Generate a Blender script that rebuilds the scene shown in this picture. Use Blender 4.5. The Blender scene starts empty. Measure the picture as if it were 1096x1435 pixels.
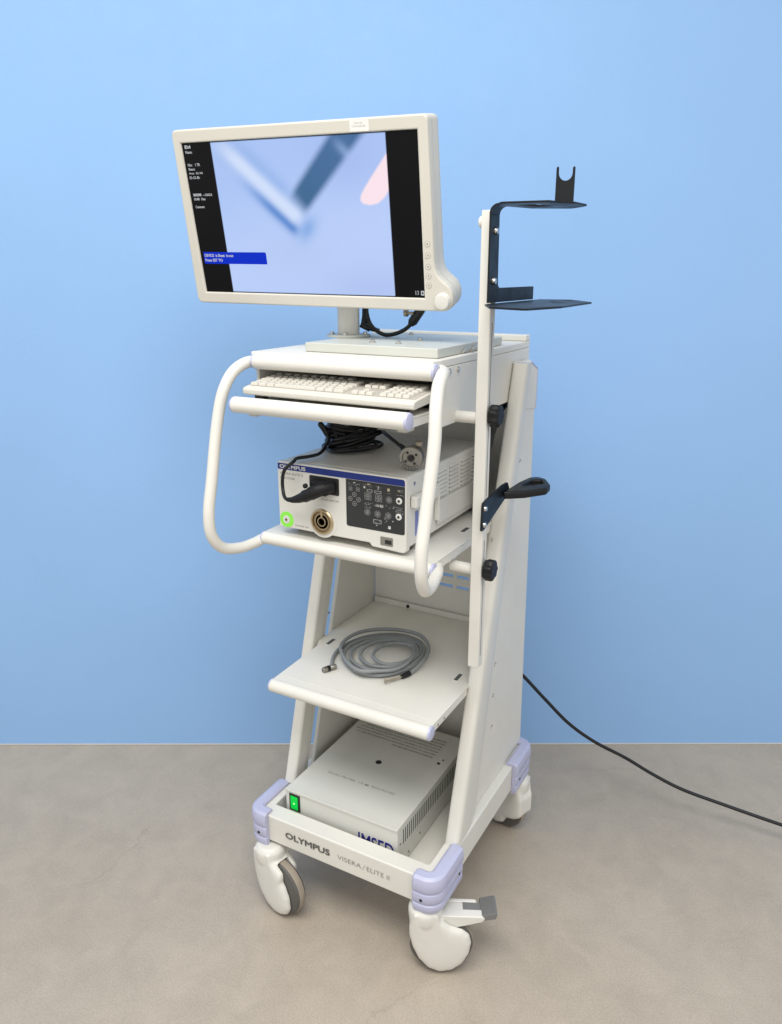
import bpy, bmesh, math, random
from mathutils import Vector, Matrix

random.seed(7)
scene = bpy.context.scene
C = bpy.context.collection

# ------------------------------------------------------------------ camera, light, exposure
cam_d = bpy.data.cameras.new('camera')
cam = bpy.data.objects.new('camera', cam_d)
C.objects.link(cam)
right = Vector((0.87333566, 0.48711706, -0.00133743))
down = Vector((0.1428839, -0.2587946, -0.955306))
fwd = Vector((-0.46569197, 0.8341117, -0.29561574))
CAM = Vector((0.96528, -1.45836, 1.803))
m = Matrix((right, -down, -fwd)).transposed().to_4x4()
m.translation = CAM
cam.matrix_world = m
cam_d.sensor_fit = 'VERTICAL'
cam_d.sensor_height = 36.0
cam_d.lens = 1082.8 / 1435 * 36
cam_d.clip_start = 0.02
cam_d.clip_end = 60
scene.camera = cam

WN = Vector((fwd.x, fwd.y, 0)).normalized()          # horizontal, from the camera towards the wall
WX = Vector((right.x, right.y, 0)).normalized()      # along the wall, to the right
WALL = Vector((-0.343, 0.881, 0))

world = bpy.data.worlds.new('World')
scene.world = world
world.use_nodes = True
world.node_tree.nodes['Background'].inputs[0].default_value = (1.0, 1.0, 0.99, 1)
world.node_tree.nodes['Background'].inputs[1].default_value = 0.84

def area(name, loc, target, sx, sy, power, col=(1, 1, 1)):
    d = bpy.data.lights.new(name, 'AREA')
    d.shape = 'RECTANGLE'; d.size = sx; d.size_y = sy; d.energy = power; d.color = col
    o = bpy.data.objects.new(name, d); C.objects.link(o)
    o.location = loc
    o.rotation_euler = (Vector(target) - Vector(loc)).to_track_quat('-Z', 'Y').to_euler()
    return o

K = WALL - WN * 2.55 - WX * 0.45
area('ceiling_or_fill_light', (K.x, K.y, 3.9), (K.x, K.y, 0), 2.8, 1.5, 108, (1.0, 0.975, 0.94))
K_FILL = WALL - WN * 3.3 + WX * 0.9
area('ceiling_or_fill_light', (K_FILL.x, K_FILL.y, 3.5), (K_FILL.x, K_FILL.y, 0), 1.8, 0.9, 18, (1.0, 0.975, 0.94))  # added camera-side fill, not a known lamp of the room

scene.view_settings.view_transform = 'Standard'
scene.view_settings.look = 'None'
scene.view_settings.exposure = 0.08
scene.view_settings.gamma = 1.0
scene.view_settings.use_curve_mapping = False

# ------------------------------------------------------------------ materials
def lin(c):
    c = c / 255.0
    return c / 12.92 if c <= 0.04045 else ((c + 0.055) / 1.055) ** 2.4

def rgb(r, g, b):
    return (lin(r), lin(g), lin(b), 1)

def mat(name, col, rough=0.45, metal=0.0, spec=0.5, bump=0.0, bscale=400, vary=0.04, vscale=6, coat=0.0):
    M = bpy.data.materials.new(name); M.use_nodes = True
    nt = M.node_tree; b = nt.nodes['Principled BSDF']
    b.inputs['Roughness'].default_value = rough
    b.inputs['Metallic'].default_value = metal
    b.inputs['Specular IOR Level'].default_value = spec
    b.inputs['Coat Weight'].default_value = coat
    tc = nt.nodes.new('ShaderNodeTexCoord')
    if vary:
        n = nt.nodes.new('ShaderNodeTexNoise'); n.inputs['Scale'].default_value = vscale; n.inputs['Detail'].default_value = 5
        nt.links.new(tc.outputs['Object'], n.inputs['Vector'])
        r = nt.nodes.new('ShaderNodeValToRGB')
        r.color_ramp.elements[0].position = 0.3; r.color_ramp.elements[1].position = 0.7
        r.color_ramp.elements[0].color = tuple(c * (1 - vary) for c in col[:3]) + (1,)
        r.color_ramp.elements[1].color = tuple(min(1, c * (1 + vary)) for c in col[:3]) + (1,)
        nt.links.new(n.outputs['Fac'], r.inputs['Fac'])
        nt.links.new(r.outputs['Color'], b.inputs['Base Color'])
    else:
        b.inputs['Base Color'].default_value = col
    if metal == 0 and vary:
        n3 = nt.nodes.new('ShaderNodeTexNoise'); n3.inputs['Scale'].default_value = 14; n3.inputs['Detail'].default_value = 6; n3.inputs['Roughness'].default_value = 0.65
        nt.links.new(tc.outputs['Object'], n3.inputs['Vector'])
        mr = nt.nodes.new('ShaderNodeMapRange'); mr.inputs[1].default_value = 0.3; mr.inputs[2].default_value = 0.7
        mr.inputs[3].default_value = rough * 0.78; mr.inputs[4].default_value = min(1, rough * 1.25)
        nt.links.new(n3.outputs['Fac'], mr.inputs[0]); nt.links.new(mr.outputs[0], b.inputs['Roughness'])
    if bump:
        n2 = nt.nodes.new('ShaderNodeTexNoise'); n2.inputs['Scale'].default_value = bscale; n2.inputs['Detail'].default_value = 3
        nt.links.new(tc.outputs['Object'], n2.inputs['Vector'])
        bp = nt.nodes.new('ShaderNodeBump'); bp.inputs['Strength'].default_value = bump; bp.inputs['Distance'].default_value = 0.001
        nt.links.new(n2.outputs['Fac'], bp.inputs['Height'])
        nt.links.new(bp.outputs['Normal'], b.inputs['Normal'])
    return M

def emit(name, col, strength=1.0, rough=0.4, base=1.0):
    M = bpy.data.materials.new(name); M.use_nodes = True
    b = M.node_tree.nodes['Principled BSDF']
    b.inputs['Base Color'].default_value = tuple(c * base for c in col[:3]) + (1,)
    b.inputs['Roughness'].default_value = rough
    b.inputs['Emission Color'].default_value = col
    b.inputs['Emission Strength'].default_value = strength
    b.inputs['Specular IOR Level'].default_value = 0.12
    return M

CREAM = (0.690, 0.673, 0.617, 1)
MT = {}
MT['white'] = mat('cream_powder_coat', CREAM, 0.42, bump=0.12, bscale=900, vary=0.03)
MT['shell'] = mat('cream_plastic', (0.69, 0.676, 0.625, 1), 0.36, bump=0.06, bscale=1200, vary=0.03)
MT['monitor'] = mat('ivory_plastic', (0.600, 0.577, 0.510, 1), 0.45, bump=0.08, bscale=1500, vary=0.02)
MT['key'] = mat('key_plastic', (0.60, 0.575, 0.51, 1), 0.5, vary=0.03)
MT['keyshade'] = mat('key_gap_shade', (0.42, 0.40, 0.355, 1), 0.6, vary=0)  # darker than the keys: shade of the gaps put into the colour
MT['lilac'] = mat('lilac_plastic', rgb(180, 182, 208), 0.4, bump=0.1, bscale=900, vary=0.04)
MT['black'] = mat('black_plastic', (0.009, 0.009, 0.010, 1), 0.45, spec=0.3, vary=0.1, bump=0.1)
MT['cable'] = mat('black_rubber', (0.008, 0.008, 0.009, 1), 0.38, spec=0.4, vary=0.1)
MT['blackmetal'] = mat('black_painted_steel', (0.006, 0.0075, 0.010, 1), 0.42, spec=0.3, vary=0.1, bump=0.15, bscale=700)
MT['steel'] = mat('bright_steel', (0.62, 0.60, 0.56, 1), 0.25, metal=1.0, vary=0.05)
MT['dullsteel'] = mat('dull_nickel', (0.30, 0.285, 0.25, 1), 0.38, metal=0.9, vary=0.08)
MT['brass'] = mat('brass', (0.58, 0.47, 0.30, 1), 0.32, metal=0.95, vary=0.06)
MT['darkbrass'] = mat('dull_dark_brass', (0.30, 0.235, 0.15, 1), 0.45, metal=0.5, vary=0.1)  # darker, duller brass tone for the socket well
MT['greycable'] = mat('grey_pvc', (0.225, 0.240, 0.242, 1), 0.4, vary=0.05)
MT['tyre'] = mat('grey_tyre', (0.10, 0.095, 0.088, 1), 0.6, vary=0.1)
MT['tread'] = mat('tan_tread', (0.32, 0.275, 0.22, 1), 0.65, vary=0.1, vscale=40)
MT['pedal'] = mat('grey_pedal', (0.17, 0.17, 0.165, 1), 0.55, vary=0.1, bump=0.3)
MT['blue'] = mat('navy_stripe', rgb(12, 40, 120), 0.35, vary=0.03)
MT['panel'] = mat('dark_membrane', (0.022, 0.025, 0.026, 1), 0.4, vary=0.05)
MT['mark'] = mat('white_print', (0.62, 0.62, 0.60, 1), 0.5, vary=0)
MT['dimmark'] = mat('grey_print', (0.27, 0.27, 0.26, 1), 0.5, vary=0)
MT['yelmark'] = mat('cream_print', (0.5, 0.42, 0.28, 1), 0.5, vary=0)
MT['button'] = mat('white_button', (0.72, 0.72, 0.70, 1), 0.35, vary=0)
MT['ink'] = mat('grey_ink', (0.10, 0.098, 0.09, 1), 0.5, vary=0)
MT['thinink'] = mat('pale_grey_ink', (0.27, 0.26, 0.24, 1), 0.5, vary=0)
MT['faintink'] = mat('faint_ink', (0.44, 0.42, 0.37, 1), 0.5, vary=0)
MT['navyink'] = mat('navy_ink', rgb(24, 26, 120), 0.45, vary=0)
MT['dark'] = mat('dark_recess', (0.014, 0.014, 0.013, 1), 0.6, vary=0)
MT['slot'] = mat('slot_grey', (0.075, 0.082, 0.08, 1), 0.5, vary=0)
MT['ventshade'] = mat('vent_grey', (0.20, 0.19, 0.165, 1), 0.6, vary=0)
MT['box'] = mat('pale_grey_steel', (0.60, 0.60, 0.555, 1), 0.38, bump=0.15, bscale=700, vary=0.02)
MT['plate'] = mat('grey_plate', (0.52, 0.53, 0.48, 1), 0.4, vary=0.03)
MT['glowgreen'] = emit('green_ring_light', rgb(140, 228, 80), 0.9, base=0.12)
MT['switchgreen'] = emit('green_switch_lamp', rgb(8, 175, 60), 0.55)
MT['switchdot'] = emit('switch_glow', rgb(190, 255, 170), 1.2)
MT['screentext'] = emit('screen_text', (0.75, 0.78, 0.8, 1), 0.62, base=0.02)
MT['screenblue'] = emit('screen_banner', rgb(4, 46, 200), 0.9, base=0.02)
MT['sticker'] = mat('white_sticker', (0.74, 0.74, 0.71, 1), 0.35, vary=0)
MT['tan'] = mat('copper_tan', (0.36, 0.31, 0.24, 1), 0.4, metal=0.5, vary=0.05)

def wall_mat():
    M = mat('blue_wall_paint', (0.286, 0.488, 0.805, 1), 0.62, spec=0.25, bump=0.5, bscale=190, vary=0.022, vscale=1.7)
    return M

def floor_mat():
    M = bpy.data.materials.new('concrete_floor'); M.use_nodes = True
    nt = M.node_tree; L = nt.links.new; N = nt.nodes.new
    b = nt.nodes['Principled BSDF']
    tc = N('ShaderNodeTexCoord')
    mp = N('ShaderNodeMapping'); L(tc.outputs['Object'], mp.inputs['Vector'])
    def noise(scale, detail=6, rough=0.6, dist=0.0):
        n = N('ShaderNodeTexNoise'); n.inputs['Scale'].default_value = scale; n.inputs['Detail'].default_value = detail
        n.inputs['Roughness'].default_value = rough; n.inputs['Distortion'].default_value = dist
        L(mp.outputs['Vector'], n.inputs['Vector']); return n
    def ramp(src, p0, c0, p1, c1):
        r = N('ShaderNodeValToRGB'); e = r.color_ramp.elements
        e[0].position = p0; e[0].color = c0; e[1].position = p1; e[1].color = c1
        L(src, r.inputs['Fac']); return r
    def mix(fac, a, b_, mode='MIX'):
        x = N('ShaderNodeMixRGB'); x.blend_type = mode
        if isinstance(fac, float): x.inputs[0].default_value = fac
        else: L(fac, x.inputs[0])
        for i, v in ((1, a), (2, b_)):
            if isinstance(v, tuple): x.inputs[i].default_value = v
            else: L(v, x.inputs[i])
        return x.outputs[0]
    big = noise(1.6, 8, 0.62, 0.4)
    base = ramp(big.outputs['Fac'], 0.34, (0.398, 0.341, 0.273, 1), 0.68, (0.442, 0.383, 0.312, 1)).outputs['Color']
    med = noise(9, 8, 0.7, 0.6)
    base = mix(0.30, base, ramp(med.outputs['Fac'], 0.35, (0.40, 0.40, 0.40, 1), 0.65, (0.60, 0.60, 0.60, 1)).outputs['Color'], 'OVERLAY')
    fine = noise(210, 4, 0.75)
    base = mix(0.40, base, ramp(fine.outputs['Fac'], 0.3, (0.30, 0.30, 0.30, 1), 0.7, (0.70, 0.70, 0.70, 1)).outputs['Color'], 'OVERLAY')
    # pale flecks
    v = N('ShaderNodeTexVoronoi'); v.inputs['Scale'].default_value = 22
    L(mp.outputs['Vector'], v.inputs['Vector'])
    gate = noise(17, 2, 0.5)
    lt = N('ShaderNodeMath'); lt.operation = 'LESS_THAN'; lt.inputs[1].default_value = 0.075; L(v.outputs['Distance'], lt.inputs[0])
    gt = N('ShaderNodeMath'); gt.operation = 'GREATER_THAN'; gt.inputs[1].default_value = 0.60; L(gate.outputs['Fac'], gt.inputs[0])
    ml = N('ShaderNodeMath'); ml.operation = 'MULTIPLY'; L(lt.outputs[0], ml.inputs[0]); L(gt.outputs[0], ml.inputs[1])
    m2 = N('ShaderNodeMath'); m2.operation = 'MULTIPLY'; L(ml.outputs[0], m2.inputs[0]); m2.inputs[1].default_value = 0.6
    base = mix(m2.outputs[0], base, (0.48, 0.45, 0.40, 1))
    # hairline cracks: edges of big distorted voronoi cells, faded in and out by noise
    ds = noise(2.2, 6, 0.6)
    add = N('ShaderNodeVectorMath'); add.operation = 'MULTIPLY_ADD'
    add.inputs[1].default_value = (0.35, 0.35, 0.0); L(ds.outputs['Color'], add.inputs[0]); L(mp.outputs['Vector'], add.inputs[2])
    vc = N('ShaderNodeTexVoronoi'); vc.feature = 'DISTANCE_TO_EDGE'; vc.inputs['Scale'].default_value = 1.9
    L(add.outputs[0], vc.inputs['Vector'])
    cr = ramp(vc.outputs['Distance'], 0.0, (1, 1, 1, 1), 0.0034, (0, 0, 0, 1))
    cg = ramp(noise(2.9, 3, 0.5).outputs['Fac'], 0.47, (0, 0, 0, 1), 0.62, (0.20, 0.20, 0.20, 1))
    cm = N('ShaderNodeMath'); cm.operation = 'MULTIPLY'; L(cr.outputs['Color'], cm.inputs[0]); L(cg.outputs['Color'], cm.inputs[1])
    base = mix(cm.outputs[0], base, (0.14, 0.12, 0.10, 1))
    L(base, b.inputs['Base Color'])
    rr = ramp(med.outputs['Fac'], 0.3, (0.42, 0.42, 0.42, 1), 0.7, (0.62, 0.62, 0.62, 1))
    L(rr.outputs['Color'], b.inputs['Roughness'])
    b.inputs['Specular IOR Level'].default_value = 0.35
    bp = N('ShaderNodeBump'); bp.inputs['Strength'].default_value = 0.25; bp.inputs['Distance'].default_value = 0.002
    L(fine.outputs['Fac'], bp.inputs['Height']); L(bp.outputs['Normal'], b.inputs['Normal'])
    return M

# ------------------------------------------------------------------ mesh helpers
def thing(name, label, cat, M=None, group=None):
    o = bpy.data.objects.new(name, None); C.objects.link(o)
    o.empty_display_size = 0.05
    if M is not None:
        o.matrix_world = M if isinstance(M, Matrix) else Matrix.Translation(Vector(M))
    o['label'] = label; o['category'] = cat
    if group: o['group'] = group
    return o

def root_matrix(p):
    while p.parent: p = p.parent
    return p.matrix_basis.copy()

def part(name, B, material, parent=None, bevel=0.0, seg=2, angle=35, local=False, label=None):
    me = bpy.data.meshes.new(name)
    B.bm.normal_update()
    B.bm.to_mesh(me); B.bm.free()
    if parent is not None and not local:
        me.transform(root_matrix(parent).inverted())
    o = bpy.data.objects.new(name, me); C.objects.link(o)
    mats = material if isinstance(material, (list, tuple)) else [material]
    for x in mats: me.materials.append(x)
    for p in me.polygons: p.use_smooth = True
    if bevel:
        md = o.modifiers.new('bevel', 'BEVEL'); md.width = bevel; md.segments = seg
        md.limit_method = 'ANGLE'; md.angle_limit = math.radians(40); md.harden_normals = True
    me.set_sharp_from_angle(angle=math.radians(angle if not bevel else 60))
    if parent is not None: o.parent = parent
    if label: o['label'] = label
    return o

def smooth_path(pts, n=10, closed=False):
    P = [Vector(p) for p in pts]
    out = []
    N = len(P)
    rng = range(N) if closed else range(N - 1)
    for i in rng:
        if closed:
            p0, p1, p2, p3 = P[(i - 1) % N], P[i], P[(i + 1) % N], P[(i + 2) % N]
        else:
            p1, p2 = P[i], P[i + 1]
            p0 = P[i - 1] if i > 0 else p1 * 2 - p2
            p3 = P[i + 2] if i + 2 < N else p2 * 2 - p1
        def tj(ti, a, b): return ti + max((b - a).length, 1e-6) ** 0.5
        t0 = 0; t1 = tj(t0, p0, p1); t2 = tj(t1, p1, p2); t3 = tj(t2, p2, p3)
        for k in range(n):
            t = t1 + (t2 - t1) * k / n
            A1 = p0 * ((t1 - t) / (t1 - t0)) + p1 * ((t - t0) / (t1 - t0))
            A2 = p1 * ((t2 - t) / (t2 - t1)) + p2 * ((t - t1) / (t2 - t1))
            A3 = p2 * ((t3 - t) / (t3 - t2)) + p3 * ((t - t2) / (t3 - t2))
            B1 = A1 * ((t2 - t) / (t2 - t0)) + A2 * ((t - t0) / (t2 - t0))
            B2 = A2 * ((t3 - t) / (t3 - t1)) + A3 * ((t - t1) / (t3 - t1))
            out.append(B1 * ((t2 - t) / (t2 - t1)) + B2 * ((t - t1) / (t2 - t1)))
    if not closed: out.append(P[-1])
    return out

def arc_round(pts, rads, n=8):
    """polyline in 3D with rounded corners"""
    P = [Vector(p) for p in pts]
    out = [P[0]]
    for i in range(1, len(P) - 1):
        r = rads[i - 1] if isinstance(rads, (list, tuple)) else rads
        a = (P[i - 1] - P[i]).normalized(); b = (P[i + 1] - P[i]).normalized()
        ang = a.angle(b)
        d = r / math.tan(ang / 2)
        d = min(d, (P[i - 1] - P[i]).length * 0.49, (P[i + 1] - P[i]).length * 0.49)
        s, e = P[i] + a * d, P[i] + b * d
        for k in range(n + 1):
            t = k / n
            out.append(s * (1 - t) ** 2 + P[i] * 2 * t * (1 - t) + e * t * t)
    out.append(P[-1])
    return out

def rpoly(pts, r, n=5):
    """closed 2D polygon with rounded corners"""
    out = []
    N = len(pts)
    for i in range(N):
        p0, p1, p2 = Vector(pts[i - 1]), Vector(pts[i]), Vector(pts[(i + 1) % N])
        rr = r[i] if isinstance(r, (list, tuple)) else r
        a = (p0 - p1); b = (p2 - p1)
        if rr <= 0: out.append(tuple(p1)); continue
        la, lb = a.length, b.length
        a.normalize(); b.normalize()
        ang = a.angle(b)
        d = min(rr / math.tan(ang / 2), la * 0.49, lb * 0.49)
        s, e = p1 + a * d, p1 + b * d
        for k in range(n + 1):
            t = k / n
            q = s * (1 - t) ** 2 + p1 * 2 * t * (1 - t) + e * t * t
            out.append((q.x, q.y))
    return out

def frame_m(origin, ax, ay, az=None):
    ax = Vector(ax).normalized(); ay = Vector(ay).normalized()
    az = ax.cross(ay).normalized() if az is None else Vector(az)
    M = Matrix((ax, ay, az)).transposed().to_4x4()
    M.translation = Vector(origin)
    return M

class B:
    def __init__(s): s.bm = bmesh.new()
    def _faces(s, vs, fs, mi=0):
        bv = [s.bm.verts.new(v) for v in vs]
        for f in fs:
            try:
                fc = s.bm.faces.new([bv[i] for i in f]); fc.material_index = mi
            except ValueError: pass
        return bv
    def box(s, lo, hi, M=None, mi=0):
        vs = [Vector((x, y, z)) for x in (lo[0], hi[0]) for y in (lo[1], hi[1]) for z in (lo[2], hi[2])]
        if M is not None: vs = [M @ v for v in vs]
        s._faces(vs, [(0, 1, 3, 2), (4, 6, 7, 5), (0, 4, 5, 1), (2, 3, 7, 6), (0, 2, 6, 4), (1, 5, 7, 3)], mi)
        return s
    def frustum(s, lo, hi, inset, M=None, mi=0):
        """box whose top is inset by (x,y)"""
        x0, y0, z0 = lo; x1, y1, z1 = hi; ix, iy = inset
        vs = [Vector(v) for v in [(x0, y0, z0), (x1, y0, z0), (x1, y1, z0), (x0, y1, z0),
              (x0 + ix, y0 + iy, z1), (x1 - ix, y0 + iy, z1), (x1 - ix, y1 - iy, z1), (x0 + ix, y1 - iy, z1)]]
        if M is not None: vs = [M @ v for v in vs]
        s._faces(vs, [(3, 2, 1, 0), (4, 5, 6, 7), (0, 1, 5, 4), (1, 2, 6, 5), (2, 3, 7, 6), (3, 0, 4, 7)], mi)
        return s
    def prism(s, poly, M, d, mi=0):
        """polygon (a,b) in the xy plane of M, from z=0 to z=d"""
        n = len(poly)
        vs = [M @ Vector((p[0], p[1], 0)) for p in poly] + [M @ Vector((p[0], p[1], d)) for p in poly]
        fs = [tuple(range(n - 1, -1, -1)), tuple(range(n, 2 * n))] + [(i, (i + 1) % n, n + (i + 1) % n, n + i) for i in range(n)]
        bv = s._faces(vs, fs, mi)
        return s
    def tube(s, path, r, n=12, caps=True, mi=0, closed=False, round_end=False):
        P = [Vector(p) for p in path]
        R = r if isinstance(r, (list, tuple)) else [r] * len(P)
        if round_end and not closed:
            def ext(pa, pb, ra):
                d = (pa - pb).normalized()
                return [(pa + d * ra * math.sin(t), ra * max(0.05, math.cos(t))) for t in (0.4, 0.8, 1.2, 1.5)]
            a = ext(P[0], P[1], R[0]); b = ext(P[-1], P[-2], R[-1])
            P = [x[0] for x in a[::-1]] + P + [x[0] for x in b]
            R = [x[1] for x in a[::-1]] + list(R) + [x[1] for x in b]
        N = len(P)
        T = []
        for i in range(N):
            if closed: t = P[(i + 1) % N] - P[i - 1]
            else: t = P[min(i + 1, N - 1)] - P[max(i - 1, 0)]
            T.append(t.normalized() if t.length > 1e-9 else Vector((0, 0, 1)))
        up = Vector((0, 0, 1)) if abs(T[0].z) < 0.9 else Vector((1, 0, 0))
        nrm = (up - T[0] * up.dot(T[0])).normalized()
        rings = []
        for i in range(N):
            nrm = (nrm - T[i] * nrm.dot(T[i]))
            nrm = nrm.normalized() if nrm.length > 1e-6 else T[i].orthogonal().normalized()
            bn = T[i].cross(nrm)
            rings.append([s.bm.verts.new(P[i] + (nrm * math.cos(a) + bn * math.sin(a)) * R[i]) for a in [2 * math.pi * k / n for k in range(n)]])
        for i in range(N if closed else N - 1):
            A, Bq = rings[i], rings[(i + 1) % N]
            for k in range(n):
                f = s.bm.faces.new((A[k], A[(k + 1) % n], Bq[(k + 1) % n], Bq[k])); f.material_index = mi
        if caps and not closed:
            f = s.bm.faces.new(rings[0][::-1]); f.material_index = mi
            f = s.bm.faces.new(rings[-1]); f.material_index = mi
        return s
    def lathe(s, prof, M, n=32, mi=0, closed=False):
        """profile (radius, height) about the z axis of M"""
        rings = []
        for r, h in prof:
            rings.append([s.bm.verts.new(M @ Vector((max(r, 1e-5) * math.cos(2 * math.pi * k / n), max(r, 1e-5) * math.sin(2 * math.pi * k / n), h))) for k in range(n)])
        m_ = len(rings)
        for i in range(m_ if closed else m_ - 1):
            A, Bq = rings[i], rings[(i + 1) % m_]
            for k in range(n):
                f = s.bm.faces.new((A[k], A[(k + 1) % n], Bq[(k + 1) % n], Bq[k])); f.material_index = mi
        if not closed:
            f = s.bm.faces.new(rings[0][::-1]); f.material_index = mi
            f = s.bm.faces.new(rings[-1]); f.material_index = mi
        return s
    def loft(s, loops, caps=True, mi=0):
        rings = [[s.bm.verts.new(Vector(v)) for v in L] for L in loops]
        n = len(rings[0])
        for i in range(len(rings) - 1):
            for k in range(n):
                f = s.bm.faces.new((rings[i][k], rings[i][(k + 1) % n], rings[i + 1][(k + 1) % n], rings[i + 1][k])); f.material_index = mi
        if caps:
            f = s.bm.faces.new(rings[0][::-1]); f.material_index = mi
            f = s.bm.faces.new(rings[-1]); f.material_index = mi
        return s
    def mesh(s, me, M=None, mi=0):
        n0 = len(s.bm.verts); f0 = len(s.bm.faces)
        s.bm.from_mesh(me)
        s.bm.verts.ensure_lookup_table(); s.bm.faces.ensure_lookup_table()
        if M is not None:
            for v in s.bm.verts[n0:]: v.co = M @ v.co
        for f in s.bm.faces[f0:]: f.material_index = mi
        return s
    def fix(s):
        bmesh.ops.recalc_face_normals(s.bm, faces=s.bm.faces); return s

def curve_mesh(cu):
    o = bpy.data.objects.new('tmp', cu); C.objects.link(o)
    dg = bpy.context.evaluated_depsgraph_get(); dg.update()
    me = bpy.data.meshes.new_from_object(o.evaluated_get(dg))
    bpy.data.objects.remove(o)
    return me

def plate(outline, holes, d, bevel=0.0, res=1):
    """flat shape with holes, thickness d centred on z=0"""
    cu = bpy.data.curves.new('tmp', 'CURVE'); cu.dimensions = '2D'; cu.fill_mode = 'BOTH'
    for loop in [outline] + list(holes):
        sp = cu.splines.new('POLY'); sp.points.add(len(loop) - 1)
        for p, q in zip(sp.points, loop): p.co = (q[0], q[1], 0, 1)
        sp.use_cyclic_u = True
    cu.extrude = max(d / 2 - bevel, 1e-5); cu.bevel_depth = bevel; cu.bevel_resolution = res; cu.offset = -bevel
    me = curve_mesh(cu)
    bpy.data.curves.remove(cu)
    return me

def text_mesh(txt, h, extr=0.0002, bold=0.0, width=None, spacing=1.0, shear=0.0):
    cu = bpy.data.curves.new('tmp', 'FONT'); cu.body = txt; cu.size = 1.0
    cu.extrude = 0.0; cu.offset = bold; cu.space_character = spacing; cu.shear = shear; cu.resolution_u = 3
    me = curve_mesh(cu); bpy.data.curves.remove(cu)
    xs = [v.co.x for v in me.vertices]; ys = [v.co.y for v in me.vertices]
    x0, x1, y0, y1 = min(xs), max(xs), min(ys), max(ys)
    sy = h / (y1 - y0)
    sx = sy if width is None else width / (x1 - x0)
    for v in me.vertices:
        v.co = ((v.co.x - x0) * sx, (v.co.y - y0) * sy, 0)
    bm = bmesh.new(); bm.from_mesh(me)
    g = bmesh.ops.extrude_face_region(bm, geom=list(bm.faces))
    for e in g['geom']:
        if isinstance(e, bmesh.types.BMVert): e.co.z += extr
    bm.normal_update(); bm.to_mesh(me); bm.free()
    return me

def circle(cx, cy, r, n=24):
    return [(cx + r * math.cos(2 * math.pi * k / n), cy + r * math.sin(2 * math.pi * k / n)) for k in range(n)]

def rect(x0, y0, x1, y1): return [(x0, y0), (x1, y0), (x1, y1), (x0, y1)]

X3, Y3, Z3 = Vector((1, 0, 0)), Vector((0, 1, 0)), Vector((0, 0, 1))
def front_m(v): return frame_m((0, v, 0), X3, Z3)              # (u,z) drawing, +z points to -v (towards the viewer)
def side_m(u): return frame_m((u, 0, 0), Y3, Z3)               # (v,z) drawing, +z points to +u
def top_m(z): return frame_m((0, 0, z), X3, Y3)                # (u,v) drawing, +z up

# ------------------------------------------------------------------ setting
b = B()
c0 = WALL - WN * 6
b._faces([c0 - WX * 7, c0 + WX * 7, WALL + WX * 7 + WN * 0.02, WALL - WX * 7 + WN * 0.02], [(0, 1, 2, 3)])
fl = part('floor', b, floor_mat()); fl['kind'] = 'structure'; fl['label'] = 'worn grey beige concrete floor'; fl['category'] = 'floor'
b = B()
Mw = frame_m(WALL, WX, Z3)
b.box((-7, -0.02, -0.08), (7, 4.2, 0), M=Mw)
wl = part('back_wall', b, wall_mat()); wl['kind'] = 'structure'; wl['label'] = 'plain light blue painted wall'; wl['category'] = 'wall'
b = B()
b.box((-7, 0.0, 0.0), (7, 0.007, 0.006), M=Mw)
sk = part('skirting', b, mat('pale_sealant', (0.52, 0.53, 0.53, 1), 0.6), bevel=0.002); sk['kind'] = 'structure'
sk['label'] = 'thin pale sealant bead along foot of wall'; sk['category'] = 'skirting'

# ------------------------------------------------------------------ the cart
UL, UR = -0.307, 0.278
IL, IR = -0.267, 0.236
cart = thing('medical_cart', 'tall cream wheeled cart with lilac corner bumpers, white tube handles and three shelves', 'cart', (0, 0.35, 0))

def ring_frame(b, x0, x1, y0, y1, ix0, ix1, iy0, iy1, z0, z1, r=0.028):
    out = rpoly(rect(x0, y0, x1, y1), r, 6); inn = rpoly(rect(ix0, iy0, ix1, iy1), 0.006, 6)
    n = len(out)
    vs = [(p[0], p[1], z1) for p in out] + [(p[0], p[1], z1) for p in inn] + [(p[0], p[1], z0) for p in out] + [(p[0], p[1], z0) for p in inn]
    fs = []
    for i in range(n):
        j = (i + 1) % n
        fs += [(i, j, n + j, n + i), (2 * n + j, 2 * n + i, 3 * n + i, 3 * n + j), (j, i, 2 * n + i, 2 * n + j), (n + i, n + j, 3 * n + j, 3 * n + i)]
    b._faces(vs, fs)
BV0, BV1 = 0.0, 0.70
b = B()
ring_frame(b, UL, UR, BV0, BV1, IL, IR, 0.052, 0.655, 0.224, 0.311)
b.fix()
base = part('base_frame', b, MT['white'], cart, bevel=0.005, seg=3)
b = B(); b.box((IL + 0.0005, 0.0525, 0.2255), (IR - 0.0005, 0.6545, 0.2285))
part('base_tray', b, MT['white'], base)
Mf = frame_m((0, -0.0006, 0), X3, Z3)
b = B()
for q_, (dx_, dz_) in enumerate(((0, 0), (.0009, .0003), (-.0009, -.0003), (.0004, -.0006), (-.0004, .0006))):
    b.mesh(text_mesh('OLYMPUS', 0.0190, .0003 + .00006 * q_, width=0.150), Matrix.Translation((-0.195 + dx_, -0.0012, 0.2588 + dz_)) @ front_m(0))
part('lettering', b, MT['ink'], base)
b = B(); b.mesh(text_mesh('VISERA', 0.0140, bold=-0.012, width=0.076), Matrix.Translation((-0.019, -0.0012, 0.2605)) @ front_m(0))
b.mesh(text_mesh('/', 0.0175, bold=-0.012, shear=0.2), Matrix.Translation((0.0605, -0.0012, 0.2585)) @ front_m(0))
b.mesh(text_mesh('ELITE II', 0.0140, bold=-0.012, width=0.07), Matrix.Translation((0.075, -0.0012, 0.2605)) @ front_m(0))
part('lettering', b, MT['thinink'], base)

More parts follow.
